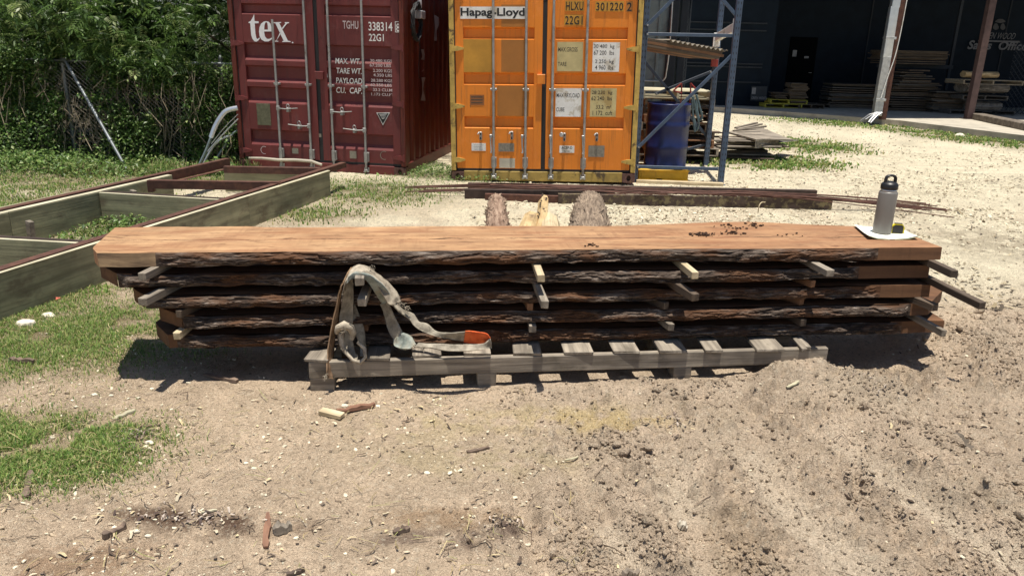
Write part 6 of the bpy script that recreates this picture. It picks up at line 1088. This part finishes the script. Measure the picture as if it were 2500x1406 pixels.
# ---------------------------------------------------------------- loose things on the ground
def slat(nm, px0, py0, px1, py1, w_, th, mat, lab, cat, z=None, roll=0.):
    a, b = onz(px0, py0), onz(px1, py1); a.z = ghs(a.x, a.y)+.004; b.z = ghs(b.x, b.y)+.004; MM = axis(a, b) @ Matrix.Rotation(roll, 4, 'X'); L = (b-a).length; mb = MB()
    n = 8; V = []; Fs = []
    for i in range(n+1):
        t = i/n; ww = w_*(1-.35*(abs(t-.5)*2)**3)*random.uniform(.65, 1.1)/2; zz_ = random.uniform(-.4, .25)*th; o = random.uniform(-.08, .08)*w_
        V += [(t*L, -ww+o, 0), (t*L, ww+o, 0), (t*L, ww*.9+o, th+zz_), (t*L, -ww*.9+o, th+zz_)]
    for i in range(n):
        for j in range(4): k = (j+1) % 4; Fs.append((4*i+j, 4*i+k, 4*i+4+k, 4*i+4+j))
    Fs += [(0, 1, 2, 3), (4*n, 4*n+1, 4*n+2, 4*n+3)]; mb.add(V, Fs); return tag(mb.build(nm, mat, None, MM), lab, cat)
M_barkbit = wood('bark_strip', (.08, .055, .042), (.24, .17, .125), (4, 25, 25)); M_redbark = wood('reddish_strip', (.12, .055, .035), (.30, .16, .10), (4, 25, 25))
a = onz(783, 1012, 0); b = onz(836, 1022, 0); MM = axis(Vector((a.x, a.y, ghs(a.x, a.y)+.006)), Vector((b.x, b.y, ghs(b.x, b.y)+.006))); mb = MB(); mb.box(0, (b-a).length, -.022, .022, 0, .020, b=.002, jit=.001); tag(mb.build('wood_offcut', M_pale_wood, None, MM), 'small pale block of wood in front of the left pallet block', 'wood scrap')
for args in ((822, 1012, 914, 992, .035, .018, M_redbark, 'long reddish-brown bark strip right of the pale block', 'bark strip'), (275, 1026, 330, 1005, .030, .008, M_whitish, 'thin whitish slat by the lower grass patch at the left', 'wood scrap'),
             (252, 1315, 306, 1286, .035, .022, M_barkbit, 'curved dark brown bark piece on the sand at lower left', 'bark strip'), (648, 1340, 655, 1258, .028, .010, M_redbark, 'upright reddish bark strip at lower left of centre', 'bark strip'), (668, 1305, 712, 1292, .045, .03, M_grey_wood, 'short thick bark chunk beside the reddish strip', 'bark strip'),
             (64, 1215, 74, 1155, .035, .012, M_barkbit, 'brown bark strip standing at the edge of the lower grass patch', 'bark strip'), (22, 880, 85, 890, .03, .02, M_barkbit, 'brown stick in the upper grass patch at the left', 'stick'), (340, 1046, 392, 1040, .016, .008, M_barkbit, 'dark sliver above the bark flakes at the left', 'stick'),
             (500, 922, 580, 938, .035, .015, M_barkbit, 'bark scraps at the shadow edge left of the pallet', 'bark strip'), (492, 1252, 530, 1246, .012, .006, M_whitish, 'thin white sliver by the dark stain', 'wood scrap'),
             (1918, 968, 1946, 964, .020, .008, M_whitish, 'small white chip on the dirt below the right end of the pallet', 'wood scrap'), (1380, 1118, 1412, 1108, .010, .006, M_whitish, 'short pale twig on the dirt in front of the pallet', 'stick'), (1140, 1104, 1195, 1094, .02, .008, M_barkbit, 'dark curled bark strip in the middle of the dirt', 'bark strip'),
             (2330, 1070, 2370, 1100, .05, .02, M_conc_old, 'flat dirt-caked slab fragment at the right', 'wood scrap'), (1520, 1400, 1556, 1388, .03, .02, M_conc_old, 'rounded earth-covered stick end near the bottom', 'stick'), (1655, 1257, 1678, 1262, .035, .02, M_conc, 'pale oval stone lying on the dirt right of centre', 'stone'),
             (700, 1408, 745, 1398, .02, .01, M_barkbit, 'small stick at the bottom edge', 'stick'), (960, 1300, 1000, 1290, .03, .015, M_barkbit, 'broken bark bits in the brown stain', 'bark strip'), (2050, 1225, 2095, 1230, .008, .006, M_barkbit, 'thin dark twig on the pale dirt at the right', 'stick'), (1900, 1003, 1960, 1022, .007, .005, M_barkbit, 'thin twig on the dirt mound slope', 'stick'), (2160, 1180, 2190, 1215, .006, .005, M_barkbit, 'bent twig at the right of the dirt', 'stick')):
    slat(('bark_strip' if 'bark' in args[-1] else 'stick' if args[-1] == 'stick' else 'stone' if args[-1] == 'stone' else 'wood_offcut'), *args)
def stone(px, py, r, col, lab):
    p = onz(px, py); V0, F0 = ico(2); d = 1+.25*(fbm(V0[:, 0]*2+px, V0[:, 1]*2+V0[:, 2]*1.3, 1.2, 3, int(px))-.5)[:, None]*2; V = V0*d*np.array([1.2, .8, .55])*r; V[:, 2] += .25*r+ghs(p.x, p.y)
    V[:, 0] += p.x; V[:, 1] += p.y; tag(link('stone', npmesh('stone', V, F0, flat('stone', col, .9, 0, .2, 20, bst=.5))), lab, 'stone')
for px, py, r, lab in ((64, 792, .050, 'large white stone in the upper grass patch at the left'), (118, 772, .036, 'smaller white stone right of the large one in the grass'), (72, 886, .022, 'pale stone at the end of the brown stick'), (231, 966, .014, 'white pebble below the upper grass patch'), (272, 968, .010, 'tiny pale pebble beside the white pebble at the left'),
        (332, 1296, .013, 'white pebble at the edge of the dark stain'), (362, 1308, .010, 'pale pebble just right of the one at the stain'), (620, 1142, .011, 'white pebble left of centre on the sand'), (600, 1128, .010, 'small white pebble beside another left of centre'), (365, 1082, .018, 'pebble right of the bark flakes'), (842, 993, .016, 'grey pebble behind the bark strip near the pallet block'), (1042, 1152, .012, 'whitish stone in the middle foreground'), (2342, 334, .10, 'flat whitish stone in the grass strip at the right')): stone(px, py, r, (.66, .60, .48), lab)
X = []; 
for px, py, sx, sy, k in ((320, 1075, 26, 20, 130), (345, 1055, 15, 8, 50), (1240, 1290, 40, 12, 60), (470, 1262, 75, 12, 130), (1640, 1030, 24, 9, 60), (2140, 968, 40, 14, 50)):
    for _ in range(k): p = onz(px+random.gauss(0, sx), py+random.gauss(0, sy)); X.append((p.x, p.y))
X = np.array(X); n = len(X); pal = np.array([[.10, .075, .06], [.22, .17, .14], [.40, .34, .29], [.07, .05, .045]]); flakes('bark_flakes', X[:, 0], X[:, 1], .005+.020*rng.random(n)**2, .002+.007*rng.random(n), pal[rng.integers(0, 4, n)]*1.35, 'grey-brown bark flakes in small heaps on the ground', .003, .5)
mb = MB(); p = onz(125, 733); z = ghs(p.x, p.y)
mb.add([(p.x+random.uniform(-.07, .07), p.y+random.uniform(-.035, .035), z+random.uniform(.0, .03)) for _ in range(9)], [(0, 1, 2), (2, 3, 4), (4, 5, 6), (6, 7, 8), (1, 3, 5), (0, 4, 8)])
tag(mb.build('litter', flat('faded_red_plastic', (.55, .09, .05), .5), fix=False), 'crumpled red plastic scrap in the grass by the timber frame', 'litter')
# dry twigs and roots
mb = MB()
for k in range(110):
    px, py = random.uniform(0, 2500), random.uniform(960, 1400)**1.; p = onz(px, py); a = random.uniform(0, 6.28); L = random.uniform(.02, .10); pts = []
    for i in range(4): x, y = p.x+math.cos(a)*L*i/3, p.y+math.sin(a)*L*i/3; pts.append((x, y, ghs(x, y)+.004+random.uniform(0, .012)*(i in (1, 2)))); a += random.uniform(-.7, .7)
    mb.tube(pts, random.uniform(.0008, .0022), 4, smooth=False)
tag(mb.build('twigs', wood('dry_twig', (.08, .055, .04), (.22, .16, .11)), fix=False), 'dry twigs and rootlets scattered over the dirt', None, None, 'stuff')
